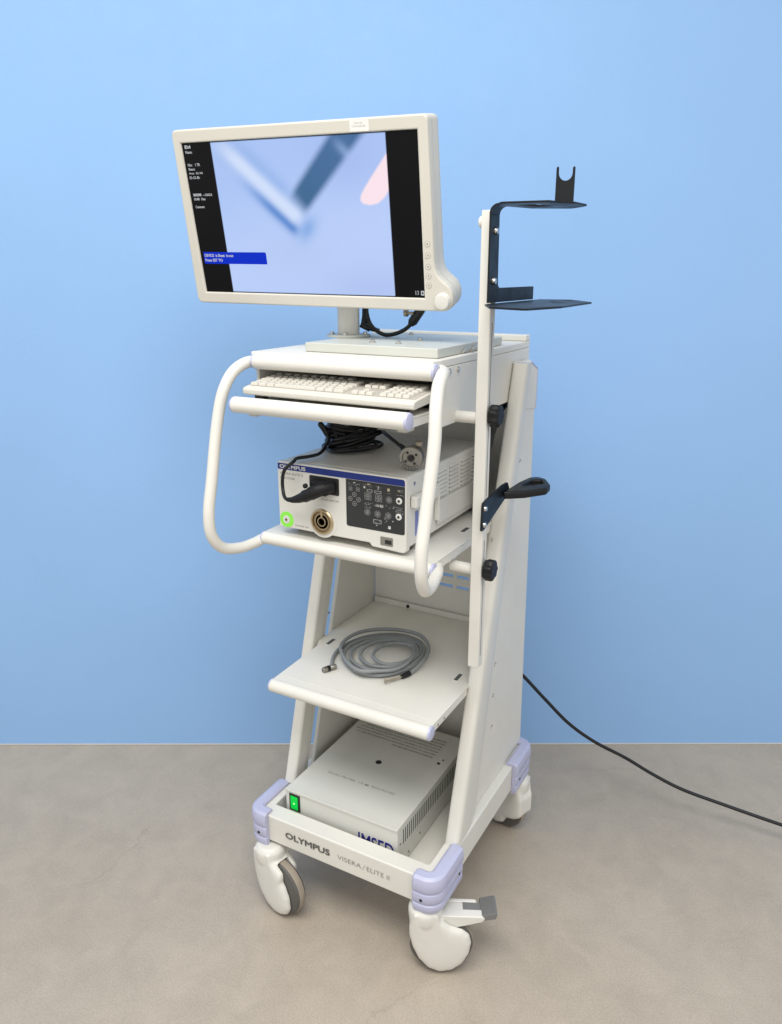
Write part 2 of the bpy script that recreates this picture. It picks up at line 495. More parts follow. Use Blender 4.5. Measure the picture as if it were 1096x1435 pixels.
# bumpers
PROF = [(-.020, .3125), (-.020, .319), (-.013, .3235), (.008, .3235), (.016, .318), (.0195, .307), (.0195, .287), (.0175, .2805), (.0135, .2775),
        (.0135, .2745), (.0165, .2715), (.0175, .265), (.0175, .2485), (.0155, .2445), (.0130, .2425), (.0130, .2395), (.0160, .237), (.0170, .230),
        (.0160, .221), (.012, .213), (.005, .210), (.0008, .210), (.0008, .3122)]
def bumper(cx, cy, sx, sy, lx, ly, r=0.03):
    """corner at (cx,cy); sx,sy = outward signs; arm lengths along the front (lx) and the side (ly)"""
    path = []
    path.append((Vector((cx - sx * lx, cy)), Vector((0, sy)), 0.82)); path.append((Vector((cx - sx * (lx - 0.005), cy)), Vector((0, sy)), 1))
    for k in range(9):
        a = math.pi / 2 * k / 8
        n = Vector((sx * math.sin(a), sy * math.cos(a)))
        path.append((Vector((cx - sx * r, cy - sy * r)) + n * r, n, 1))
    path.append((Vector((cx, cy - sy * (ly - 0.006))), Vector((sx, 0)), 1)); path.append((Vector((cx, cy - sy * ly)), Vector((sx, 0)), 0.8))
    loops = []
    for p, n, sc in path:
        L = []
        for o, z in PROF:
            oo = o * sc if o > 0.001 else o
            zz = 0.267 + (z - 0.267) * (1 if sc == 1 else 0.95)
            q = p + n * oo
            L.append((q.x, q.y, zz))
        loops.append(L)
    b = B(); b.loft(loops); b.fix()
    o = part('bumper', b, MT['lilac'], cart, angle=28)
    h = B()
    hx = cx - sx * (lx * 0.5 + 0.002)
    h.lathe([(0.0042, 0), (0.0042, 0.0015), (0.001, 0.002)], frame_m((hx, cy + sy * 0.0172, 0.256), X3, Z3 if sy < 0 else -Z3), n=14)
    hy = cy - sy * (ly * 0.80)
    h2 = B(); h2.lathe([(0.0042, 0), (0.0042, 0.0015), (0.001, 0.002)], frame_m((cx + sx * 0.0172, hy, 0.256), Y3, Z3 if sx > 0 else -Z3), n=14)
    part('screw_hole', h2, MT['dark'], o); part('screw_hole', h, MT['dark'], o)
bumper(UL, BV0, -1, -1, 0.052, 0.145)
bumper(UR, BV0, 1, -1, 0.058, 0.145)
bumper(UR, BV1, 1, 1, 0.058, 0.145)
bumper(UL, BV1, -1, 1, 0.058, 0.145)

# casters
def cap_top(p): return [(-.074, .118), (-.081, .096)] + p + [(-.006, .096), (-.012, .118)]
BACK = [(-.0865, .070), (-.086, .042), (-.078, .005), (-.062, -.034), (-.036, -.066)]
SHELL = cap_top(BACK + [(-.004, -.080), (.030, -.073), (.056, -.052), (.074, -.018), (.079, .018), (.073, .044), (.055, .060), (.022, .072)])
SHELL2 = cap_top(BACK + [(-.004, -.080), (.024, -.077), (.046, -.063), (.057, -.040), (.054, -.006), (.042, .024), (.030, .042), (.032, .056), (.030, .070)])
SHELL3 = cap_top([(-.0935, .062), (-.0935, .005), (-.088, -.006)] + [(-.070, -.020), (-.052, -.026), (-.034, -.034), (-.020, -.060), (.006, -.072), (.036, -.066), (.060, -.044), (.074, -.012), (.078, .022), (.068, .050), (.040, .068)])
def caster(sx, sy, d, pedal=False, off=0.043, prof=SHELL, ww=0.018, rw=0.086):
    d = Vector((d[0], d[1], 0)).normalized()
    wc = Vector((sx, sy, 0)) + d * off; wc.z = rw
    M = frame_m(wc, d, Z3)                    # (s,z) plane across the axle
    b = B()
    poly = rpoly(prof, [0.004] + [0.012] * (len(prof) - 2) + [0.004], 4)
    cx = -.004; cy = .0
    def sc(p, k):
        t = max(0, min(1, (p[1] - .05) / .06))
        kk = k + (1 - k) * t
        return (cx + (p[0] - cx) * kk, cy + (p[1] - cy) * kk)
    for sgn in (1, -1):                       # domed plates on both sides of the wheel
        loops = []
        for z, k in ((ww + .0015, 1.0), (ww + .006, 1.0), (ww + .0105, .975), (ww + .0145, .93), (ww + .0175, .86), (ww + .0195, .76), (ww + .0210, .62), (ww + .0220, .42), (ww + .0225, .2)):
            loops.append([M @ Vector(sc(p, k) + (sgn * z,)) for p in poly])
        b.loft(loops)
    # crown joining the plates above the wheel
    if prof is SHELL3:
        crown = [(-.070, .1185), (-.076, .098), (-.0925, .060), (-.0925, .005), (-.0895, .0)] + [(-.0895 * math.cos(t), .0895 * math.sin(t)) for t in (.3, .6, .9, 1.2, 1.45)]
    else:
        crown = [(-.070, .1185), (-.076, .098), (-.0855, .070), (-.0850, .047), (-.0790, .047)] + [(-.0895 * math.cos(t), .0895 * math.sin(t)) for t in (.6, .9, 1.2, 1.45)]
    crown += [(.010, .0895), (-.014, .100), (-.020, .1185)]
    b.prism(crown, M @ Matrix.Translation((0, 0, -ww - .003)), 2 * ww + .006)
    nk = Matrix.Translation((sx, sy, 0))
    b.lathe([(.028, .142), (.0405, .156), (.0450, .172), (.0462, .188), (.0455, .201), (.040, .2095), (.034, .2145)], nk, n=40)
    b.fix()
    o = part('caster', b, MT['shell'], cart, angle=180)
    rm = o.modifiers.new('moulding', 'REMESH'); rm.mode = 'VOXEL'; rm.voxel_size = 0.0020; rm.use_smooth_shade = True
    sm = o.modifiers.new('soften', 'SMOOTH'); sm.factor = 0.5; sm.iterations = 22
    for sgn in (1, -1):
        c_ = B(); ML = M @ Matrix.Translation((0, 0, sgn * (ww + .0195)))
        c_.box((-.0145, -.040, -.0015), (-.0137, -.016, .0015), M=ML)
        part('mould_line', c_, MT['ventshade'], o)
    w = B()
    w.lathe([(.02, -ww), (.070, -ww), (.0715, -ww + .001), (.080, -ww + .002), (.0845, -ww + .008)], M, n=56)
    w.lathe([(.0845, ww - .008), (.080, ww - .002), (.0715, ww - .001), (.070, ww), (.02, ww)], M, n=56)
    w.lathe([(.0845, -ww + .0078), (.0858, -ww + .011), (.0858, ww - .011), (.0845, ww - .0078)], M, n=56, mi=1)
    w.fix()
    part('wheel', w, [MT['tyre'], MT['tread']], o, angle=40)
    if pedal:
        p = B()
        Mp = frame_m(Vector((sx, sy, .170)), d, Z3)
        prof_a = rpoly([(.0, -.034), (.060, -.030), (.108, -.018), (.150, -.006), (.157, .003), (.150, .011), (.080, .013), (.0, .016)], [0, .02, .02, .006, .004, .006, .02, 0], 4)
        prof_b = rpoly([(.0, -.034), (.060, -.030), (.104, -.018), (.136, -.006), (.141, .003), (.136, .010), (.080, .012), (.0, .016)], [0, .02, .02, .006, .004, .006, .02, 0], 4)
        p.prism(prof_a, Mp @ Matrix.Translation((0, 0, -.008)), .027)
        p.prism(prof_b, Mp @ Matrix.Translation((0, 0, -.046)), .012)
        p.prism([(.0, -.030), (.060, -.027), (.104, -.014), (.104, .009), (.0, .0145)], Mp @ Matrix.Translation((0, 0, -.0342)), .0264)
        p.fix()
        part('pedal_arm', p, MT['shell'], o, bevel=.005, seg=3)
        g = B()
        g.prism(rpoly([(.100, -.010), (.150, -.004), (.152, .008), (.100, .0105)], .002, 3), Mp @ Matrix.Translation((0, 0, -.0335)), .025)
        g.prism(rpoly([(.146, -.006), (.186, .000), (.190, .016), (.184, .019), (.147, .010)], .003, 3), Mp @ Matrix.Translation((0, 0, -.050)), .064)
        for k in range(8):
            t = k / 7
            q = (.150 + .033 * t, .0108 + .0080 * t)
            g.box((q[0] - .0013, q[1] - .002, -.048), (q[0] + .0013, q[1] + .0018, .012), M=Mp)
        g.fix()
        part('brake_pedal', g, MT['pedal'], o, bevel=.0008)
    return o
caster(-0.258, 0.006, (0.985, -0.175), prof=SHELL2)
caster(0.240, 0.026, (0.88, 0.47), pedal=True)
caster(0.258, 0.655, (-0.95, 0.31), prof=SHELL3)
caster(-0.258, 0.668, (0.955, -0.30), prof=SHELL3)

# side panels and slanted front posts
SL = 0.29
def fv(z): return 0.141 + SL * (z - 0.312)
ZT = 1.575
def rear(z): return 0.70 - 0.036 * (z - 0.312) / 1.1
for side, u0, u1, pu0, pu1 in ((1, IR + .0035, IR + .0155, IR, 0.277), (-1, IL - .0155, IL - .0035, -0.306, IL)):
    post = [(fv(.3115), .3115), (fv(.3115) + .058, .3115), (fv(ZT) + .058, ZT), (fv(ZT), ZT)]
    b = B()
    if side < 0:
        b.prism(post, side_m(pu0), pu1 - pu0); b.fix()
        sp = part('front_post', b, MT['white'], cart, bevel=.010, seg=4)
    else:                                     # the outer side of the right post flows back into the panel
        lo = []
        for z in [.3115 + (ZT - .3115) * q / 12 for q in range(13)]:
            f0 = fv(z); t = (z - .3115) / (ZT - .3115); e = .185 * (1 - t) + .092 * t
            lo.append([(IR, f0 + .012, z), (IR + .0015, f0 + .006, z), (IR + .005, f0 + .002, z), (IR + .010, f0, z), (.264, f0, z), (.270, f0 + .002, z), (.2745, f0 + .006, z), (.2770, f0 + .013, z), (.2770, f0 + .03, z), (.2760, f0 + e * .35, z), (.2735, f0 + e * .52, z), (.2690, f0 + e * .68, z), (.2610, f0 + e * .85, z), (u1 + .0003, f0 + e, z), (u1 + .0003, f0 + .0587, z), (IR, f0 + .058, z)])
        b.loft(lo); b.fix()
        sp = part('front_post', b, MT['white'], cart, angle=50)
    b = B()
    if side < 0:
        b.prism([(fv(.3115) + .0585, .3115), (fv(.3115) + .074, .3115), (fv(ZT) + .074, ZT), (fv(ZT) + .0585, ZT)], side_m(u0), u1 - u0)
        b.prism([(fv(.3115) + .108, .3115), (rear(.3115), .3115), (rear(ZT), ZT), (fv(ZT) + .108, ZT)], side_m(u0), u1 - u0)
    else:
        b.prism([(fv(.3115) + .0585, .3115), (rear(.3115), .3115), (rear(1.43), 1.43), (rear(1.43) - .004, 1.545), (fv(ZT) + .095, ZT), (fv(ZT) + .0585, ZT)], side_m(u0), u1 - u0)
    b.fix()
    pn = part('side_panel', b, MT['white'], cart, bevel=.002, seg=2)
    if side > 0:
        # top tab with lilac edge
        b = B()
        tab = [(fv(ZT) + .05, ZT - .0035), (.600, 1.569), (.664, 1.545), (.664, 1.432), (.560, 1.445)]
        b.prism(tab, side_m(u1 - .008), .011); b.fix()
        tb = part('top_tab', b, MT['white'], cart, bevel=.002)
        b = B()
        b.tube([(pu0 + .010, fv(ZT) + .004, ZT + .0005), (pu1 - .008, fv(ZT) + .006, ZT + .0005), (u1 + .004, .602, 1.5705), (u1 + .0025, .6645, 1.5455), (u1 + .0025, .6645, 1.432)], .0017, n=8)
        part('edge_trim', b, MT['lilac'], tb)
        for (vv, zz) in ((.435, .725), (.428, .626), (.427, .522), (.368, 1.125), (.56, 1.30)):
            b = B(); b.lathe([(.006, 0), (.006, .001), (.0045, .0018), (.0045, .0008), (.001, .0004)], frame_m((u1, vv, zz), Y3, Z3), n=16)
            part('screw', b, MT['steel'], pn)
    else:
        for (vv, zz) in ((.30, .80), (.26, .56), (.33, .80), (.235, .66)):
            b = B(); b.lathe([(.004, 0), (.004, .001), (.001, .0015)], frame_m((u1, vv + .03, zz), Y3, Z3), n=12)
            part('screw', b, MT['ventshade'], pn)

# back panel with cable slots
b = B()
bv0, bv1 = .640, .648
ZB0, ZB1 = .3115, 1.47
xs0, xs1 = IL + .001, IR - .001
slots = [(-.035, .020), (.032, .075)]
rows = [(.838, .849), (.874, .885)]
b.box((xs0, bv0, ZB0), (xs1, bv1, rows[0][0])); b.box((xs0, bv0, rows[1][1]), (xs1, bv1, ZB1)); b.box((xs0, bv0, rows[0][1]), (xs1, bv1, rows[1][0]))
for z0, z1 in rows:
    for x0, x1 in ((xs0, slots[0][0]), (slots[0][1], slots[1][0]), (slots[1][1], xs1)):
        b.box((x0, bv0, z0), (x1, bv1, z1))
part('back_panel', b, MT['white'], cart)

# shelves ------------------------------------------------------------------
def front_tube(b, u0, u1, v, z, r, n=24):
    pr = [(r * .55, -.0115), (r * .85, -.0085), (r, -.004)]
    M = frame_m((u0, v, z), Y3, Z3)            # local z = +u
    L = u1 - u0
    b.lathe([(r, 0), (r, L)], M, n=n)
def end_cap(parent, u, v, z, r, sgn):
    b = B()
    M = frame_m((u, v, z), Y3, Z3) if sgn > 0 else frame_m((u, v, z), -Y3, Z3)
    b.lathe([(r * 1.01, -.0012), (r * 1.01, .001), (r * .94, .0040), (r * .6, .0058), (.001, .0062)], M, n=28)
    b.fix()
    part('end_cap', b, MT['lilac'], parent)

def shelf(z, r, top, thick, v0, lip=False):
    s = B()
    pl = [(-.243, v0), (.243, v0), (.243, fv(top) - .004), (IR - .001, fv(top) + .03), (IR - .001, .637), (IL + .001, .637), (IL + .001, fv(top) + .03), (-.249, fv(top) - .004)]
    s.prism(pl, top_m(top - thick), thick)
    s.box((.2375, v0 + .004, top - .024), (.2428, fv(top) - .010, top - thick - .0002)); s.box((-.2428, v0 + .004, top - .024), (-.2375, fv(top) - .010, top - thick - .0002))
    if lip: s.box((IL + .004, .627, top + .0003), (IR - .004, .633, top + .019))
    s.fix()
    o = part('shelf', s, MT['white'], cart, bevel=.0015)
    t = B(); front_tube(t, -.242, .242, v0, z, r); t.fix()
    tt = part('front_tube', t, MT['white'], o)
    end_cap(o, .242, v0, z, r, 1); end_cap(o, -.242, v0, z, r, -1)
    return o
proc_shelf = shelf(1.150, .0165, 1.166, .006, .034)
mid_shelf = shelf(.720, .0185, .737, .006, .034, lip=True)
b = B()                                         # raised crease behind the front edge
b.box((-.225, .066, .7371), (.225, .0685, .7382)); part('crease', b, MT['white'], mid_shelf)
b = B(); b.lathe([(.006, 0), (.006, .002), (.002, .003)], frame_m((-.135, .6268, .746), X3, Z3), n=16); part('screw', b, MT['black'], mid_shelf)
for par, z, pts in ((mid_shelf, .7372, ((-.226, .300), (.200, .290))), (proc_shelf, 1.1662, ((.207, .292),))):
    for (uu, vv) in pts:
        b = B(); b.prism(rpoly(rect(uu - .0075, vv - .024, uu + .0075, vv + .024), .003), top_m(z), .0006); o = part('slot_rim', b, MT['sticker'], par)
        b = B(); b.prism(rpoly(rect(uu - .0055, vv - .018, uu + .0055, vv + .020), .001), top_m(z + .0007), .0004); part('slot_mark', b, MT['slot'], o)
for (vv) in (.075, .11):
    b = B(); b.lathe([(.004, 0), (.004, .001), (.001, .0018)], frame_m((.2428, vv, .722), Y3, Z3), n=12)
    part('screw', b, MT['steel'], mid_shelf)

# drawer housing at the top
HB, HT = 1.473, 1.623
HL, HR = -.252, .236
HV0, HV1 = .046, .640
b = B()
b.box((HL, .030, HT - .018), (HR, HV1, HT))
b.box((HL, HV0, HB), (HL + .009, HV1, HT - .0182)); b.box((HR - .009, HV0, HB), (HR, HV1, HT - .0182))
b.box((HL + .0092, HV1 - .008, HB), (HR - .0092, HV1, HT - .0182))
b.box((HL + .0092, .20, HB), (HR - .0092, HV1 - .0082, HB + .006))
b.box((HL, HV1 - .034, HT + .0002), (HR, HV1, HT + .017))
hs = part('drawer_housing', b, MT['white'], cart, bevel=.003, seg=3)
b = B(); front_tube(b, -.240, .240, .034, 1.600, .0190); b.fix(); part('front_tube', b, MT['white'], hs)
end_cap(hs, .240, .034, 1.600, .0190, 1); end_cap(hs, -.240, .034, 1.600, .0190, -1)
for vv in (.113, .159):
    b = B(); b.lathe([(.0065, 0), (.0065, .003), (.0045, .0045), (.001, .005)], frame_m((HR, vv, 1.594), Y3, Z3), n=16); part('screw', b, MT['steel'], hs)
# clips on the housing top
for (vv, rr) in ((.235, .3), (.285, -.2)):
    b = B()
    b.tube(smooth_path([(.223, vv - .022, 1.6255), (.224, vv - .012, 1.632), (.227, vv, 1.635), (.231, vv + .012, 1.632), (.230, vv + .02, 1.6255)], 5), .0022, n=8)
    part('clip', b, MT['steel'], hs)
# sliding tray
b = B()
b.box((-.226, -.062, 1.510), (.226, .44, 1.516))
b.box((-.226, -.05, 1.492), (-.220, .44, 1.5098)); b.box((.220, -.05, 1.492), (.226, .44, 1.5098))
dr = part('keyboard_drawer', b, MT['white'], cart, bevel=.0015)
b = B(); front_tube(b, -.2285, .2285, -.066, 1.510, .0190); b.fix(); part('front_tube', b, MT['white'], dr)
end_cap(dr, .2285, -.066, 1.510, .0190, 1); end_cap(dr, -.2285, -.066, 1.510, .0190, -1)
for uu in (-.20, .20):
    b = B(); b.box((uu - .012, -.04, 1.480), (uu + .012, -.005, 1.4918)); part('drawer_stop', b, MT['monitor'], dr, bevel=.002)

# handles
for s in (1, -1):
    k = .288
    uvz = [(.262, .022, 1.596), (.272, -.016, 1.577), (.281, -.044, 1.535), (k, -.063, 1.468), (k, -.096, 1.335), (k, -.117, 1.243), (.287, -.113, 1.190), (.281, -.086, 1.153), (.269, -.035, 1.138)]
    path = smooth_path([(s * .238, .072, 1.5975), (s * .250, .054, 1.598)] + [(s * u_, v_, z_) for u_, v_, z_ in uvz] + [(s * .258, .010, 1.139), (s * .250, .040, 1.144), (s * .238, .066, 1.146)], 9)
    b = B(); b.tube(path, .0140, n=20); b.fix()
    h = part('handle', b, MT['white'], cart)
    for q in ((s * .2430, .060, 1.1455), (s * .2430, .066, 1.5975)):
        b = B(); M = frame_m((q[0], q[1], q[2]), Y3, Z3) if s > 0 else frame_m(q, -Y3, Z3)
        b.lathe([(.0155, -.010), (.0165, -.004), (.0155, .002)], M, n=24); b.fix()
        part('collar', b, MT['white'], h)

# stubs that hold the accessory pole
for z in (1.487, 1.118):
    b = B(); b.lathe([(.0125, 0), (.0135, .003), (.0135, .058)], frame_m((.230, .162, z), Y3, Z3), n=22); b.fix()
    part('pole_stub', b, MT['white'], cart)
b = B()
for zz in (1.118,):
    b.box((.205, .145, 1.128), (.232, .19, 1.1595))
part('stub_bracket', b, MT['white'], cart, bevel=.002)

# ------------------------------------------------------------------ accessory pole
PU0, PU1, PV0, PV1 = .291, .319, .138, .166
pole = thing('accessory_pole', 'slim cream upright pole clamped to the cart side, with black holder brackets at its top', 'pole', (.305, .152, .87))
b = B()
top = rpoly([(PV0, .868), (PV1, .868), (PV1, 1.928), (PV0, 1.928)], [.004, .004, .012, .004], 5)
b.prism(top, side_m(PU0), PU1 - PU0); b.fix()
pt = part('upright', b, MT['white'], pole, bevel=.0025, seg=3)
b = B(); b.box((PU1 + .0001, PV0 + .011, .90), (PU1 + .0006, PV0 + .0135, 1.20)); b.box((PU1 + .0001, PV0 + .011, 1.31), (PU1 + .0006, PV0 + .0135, 1.70))
part('seam', b, MT['ventshade'], pt)
b = B(); b.lathe([(.0125, 0), (.0125, .006), (.009, .009), (.001, .0095)], frame_m((PU0, PV0 + .014, 1.905), -Y3, Z3), n=20); b.fix(); part('pivot_cap', b, MT['white'], pole)
for z in (1.497, 1.128):
    b = B()
    n = 48
    star = []
    for i in range(n):
        a = 2 * math.pi * i / n
        r = .0245 + .0022 * math.cos(7 * a)
        star.append((r * math.cos(a), r * math.sin(a)))
    M = frame_m((PU1 + .001, .152, z), Y3, Z3)
    loops = []
    for zz, k in ((.004, .5), (.0041, .92), (.007, 1.0), (.020, 1.0), (.025, .93), (.027, .8), (.026, .35)):
        loops.append([M @ Vector((p[0] * k, p[1] * k, zz)) for p in star])
    b.loft(loops); b.lathe([(.011, 0), (.011, .004)], M, n=20); b.fix()
    part('clamp_knob', b, MT['black'], pole, angle=50)

# black upper bracket: back plate with tray, top shelf and fork
BU = PU1 + .0005
b = B()
bp = rpoly([(.126, 1.742), (.395, 1.742), (.395, 1.772), (.170, 1.775), (.166, 1.905), (.166, 1.934), (.126, 1.934)], [.0, .001, .004, .012, .004, .006, .006], 5)
bp = [(.112, 1.742), (.395, 1.742)] + rpoly([(.395, 1.742), (.395, 1.772), (.164, 1.772), (.160, 1.918), (.112, 1.918)], [0, .004, .014, .0, .0], 5)[1:]
b.prism(bp, side_m(BU), .004); b.fix()
br = part('holder_bracket', b, MT['blackmetal'], pole, bevel=.0008)
for (vv, zz) in ((.140, 1.886), (.137, 1.786)):
    s = B(); s.lathe([(.0078, 0), (.0078, .002), (.006, .0055), (.002, .006), (.001, .0055)], frame_m((BU + .004, vv, zz), Y3, Z3), n=18); s.fix(); part('screw', s, MT['steel'], br)
b = B()
tray = rpoly([(BU + .004, .100), (.470, -.020), (.492, .09), (.482, .33), (.400, .50), (BU + .004, .50)], [0, .012, .012, .02, .02, 0], 5)
tray = rpoly([(BU - .002, .108), (.375, -.010), (.468, -.060), (.494, .070), (.484, .330), (.395, .470), (BU - .002, .470)], [0, .02, .012, .012, .01, .012, 0], 5)
b.prism(tray, top_m(1.736), .004); b.fix()
part('holder_tray', b, MT['blackmetal'], br, bevel=.0008)
for (uu, vv, r) in ((.39, .34, .008), (.41, .40, .006), (.43, .25, .012)):
    b = B(); b.lathe([(r, 0), (r, .0004)], Matrix.Translation((uu, vv, 1.7402)), n=20)
    part('tray_hole', b, MT['dark'], br)
b = B()
inn_ = []
for k in range(9):
    a_ = math.pi / 2 * k / 8
    inn_.append((BU + .020 - .016 * math.cos(a_), 1.9182 + .016 * math.sin(a_), BU + .020 - .020 * math.cos(a_), 1.9182 + .020 * math.sin(a_)))
b.loft([[(q[0], .112, q[1]), (q[2], .112, q[3]), (q[2], .160, q[3]), (q[0], .160, q[1])] for q in inn_]); b.fix()
part('bracket_bend', b, MT['blackmetal'], br, angle=40)
b = B()
tp = plate(rpoly([(BU + .020, .112), (.352, .085), (.447, .100), (.456, .128), (.482, .160), (.486, .232), (.440, .284), (.366, .236), (BU + .020, .160)], [.0, .02, .004, .008, .01, .012, .02, .01, 0], 5),
           [rpoly([(.365, .130), (.418, .135), (.425, .200), (.395, .190)], .008, 4)], .004, .0006)
b.mesh(tp, top_m(1.936))
ts = part('holder_shelf', b, MT['blackmetal'], br, angle=40)
b = B()
fk = [(-.0185, 0), (.0185, 0), (.0185, .065)] + [(.0160, .068), (.0135, .065)] + [(.0135 * math.cos(t), .056 - .0150 * math.sin(t)) for t in [math.pi * k / 12 for k in range(13)]] + [(-.0135, .065), (-.0160, .068), (-.0185, .065)]
pm = plate(fk, [], .004, .0005)
b.mesh(pm, frame_m((.4545, .175, 1.938), Vector((.93, .36, 0)), Z3))
part('holder_fork', b, MT['blackmetal'], ts, angle=40)

# black side arm with loop grip
b = B()
ap = rpoly([(.118, 1.232), (.133, 1.232), (.282, 1.281), (.290, 1.295), (.276, 1.314), (.240, 1.3145), (.122, 1.299)], [.004, .008, .006, .006, .01, .02, .006], 4)
b.prism(ap, side_m(BU), .005)
b.fix()
ar = part('hook_arm', b, MT['blackmetal'], pole, bevel=.001)
for (vv, zz) in ((.133, 1.284), (.131, 1.2455)):
    s = B(); s.lathe([(.0068, 0), (.0068, .002), (.005, .005), (.002, .0055), (.001, .005)], frame_m((BU + .005, vv, zz), Y3, Z3), n=18); s.fix(); part('screw', s, MT['steel'], ar)
b = B()
grip = rpoly([(.3265, .240), (.340, .246), (.372, .272), (.408, .326), (.405, .362), (.378, .410), (.352, .424), (.334, .404), (.3265, .345)], [.004, .01, .03, .02, .02, .02, .02, .02, .02], 6)
hole = rpoly([(.3435, .322), (.354, .318), (.388, .362), (.369, .396), (.350, .384)], .007, 4)
b.mesh(plate(grip, [hole], .019, .005, 3), Matrix.Translation((0, 0, 1.289)))
part('hook_grip', b, MT['black'], ar, angle=45)

# ------------------------------------------------------------------ monitor stand
stand = thing('monitor_stand', 'low pale grey mounting plate with a short cream column, screwed on top of the cart', 'stand', (-.12, .262, HT))
b = B(); b.box((-.132, .086, HT + .0005), (.220, .47, HT + .022)); b.fix()
pl = part('mounting_plate', b, MT['plate'], stand, bevel=.0025)
b = B(); b.lathe([(.0285, 0), (.0285, .115)], Matrix.Translation((-.134, .286, HT + .0285)), n=40); b.fix()
part('column', b, MT['white'], stand)
b = B(); b.lathe([(.056, 0), (.057, .001), (.057, .005), (.055, .006), (.0287, .006)], Matrix.Translation((-.134, .286, HT + .0222)), n=44); b.fix()
fg = part('flange', b, MT['plate'], stand, bevel=.0)
def bolt(x, y, z, par, mt='steel'):
    b = B(); b.lathe([(.0085, 0), (.0085, .0015), (.0055, .0017), (.0055, .0055), (.004, .0065), (.001, .0065)], Matrix.Translation((x, y, z)), n=14); b.fix()
    part('bolt', b, MT[mt], par)
for a in (200, 290, 20, 110):
    bolt(-.134 + .044 * math.cos(math.radians(a)), .286 + .044 * math.sin(math.radians(a)), HT + .0284, fg)
for (uu, vv) in ((.012, .160), (.085, .155), (.085, .268), (-.02, .42), (.18, .42)): bolt(uu, vv, HT + .0222, pl)

# ------------------------------------------------------------------ monitor
K_ = 1.06
rv = Vector((0.99554528, 0.09296456, -0.01572246)); uv = Vector((0.03343944, -0.19222589, 0.98078082)); nv = Vector((0.08815559, -0.97693746, -0.19447826))
MC = CAM + (Vector((-.1001, .038, 1.9163)) - CAM) * K_
Mm = Matrix((rv, -nv, uv)).transposed().to_4x4(); Mm.translation = MC
mon = thing('monitor', 'wide ivory medical monitor showing a blurred blue endoscope picture, on the cart column', 'monitor', Mm)
LF = frame_m((0, 0, 0), (1, 0, 0), (0, 0, 1))          # drawing (x,z); +z of the frame = -y, to the viewer
def SC(p): return [(a * K_, c * K_) for a, c in p]
lobe = [(.3135, -.085), (.3145, -.100), (.3185, -.114), (.326, -.124), (.334, -.131), (.343, -.138), (.350, -.148), (.3535, -.160), (.3525, -.173), (.348, -.184), (.340, -.1905), (.330, -.1925)]
outl = rpoly([(-.318, -.192), (-.3085, .1925), (.3095, .1920)], [.016, .013, .012], 6)
# order: start bottom-left and go counter-clockwise: BL, lobe..., TR, TL
pts = [(-.3165, -.192), (.31, -.1925)]
bl = rpoly([(-.3085, .1925), (-.3170, -.1915), (.0, -.1925)], [0, .016, 0], 6)[1:-1]
tr = rpoly([(.3135, -.085), (.3105, .1920), (-.3085, .1925), (-.317, -.19)], [0, .013, .014, 0], 6)[1:-1]
outline = SC(bl + [(.31, -.1925)] + lobe[::-1] + tr)
sx, sy = .288, .1652
opening = SC(rect(-sx, -sy, sx, sy))
b = B(); b.mesh(plate(outline, [opening], .030, .004, 3), Matrix.Translation((0, .015, 0)) @ LF)
bz = part('bezel', b, MT['monitor'], mon, local=True, angle=40)
b = B()
inner = outline
loops = []
cxm = 0.0
for y, k in ((.0305, .997), (.060, .994), (.072, .990), (.078, .982), (.081, .965)):
    loops.append([(p[0] * k, y, p[1] * k) for p in outline])
b.loft(loops); b.fix()
bk = part('rear_shell', b, MT['monitor'], mon, local=True, angle=40)
b = B(); b.frustum((-.20 * K_, -.12 * K_, .0815), (.20 * K_, .12 * K_, .100), (.02, .02), M=Matrix(((1, 0, 0, 0), (0, 0, 1, 0), (0, 1, 0, 0), (0, 0, 0, 1)))); b.fix()
part('rear_cover', b, MT['monitor'], bk, local=True, bevel=.004)
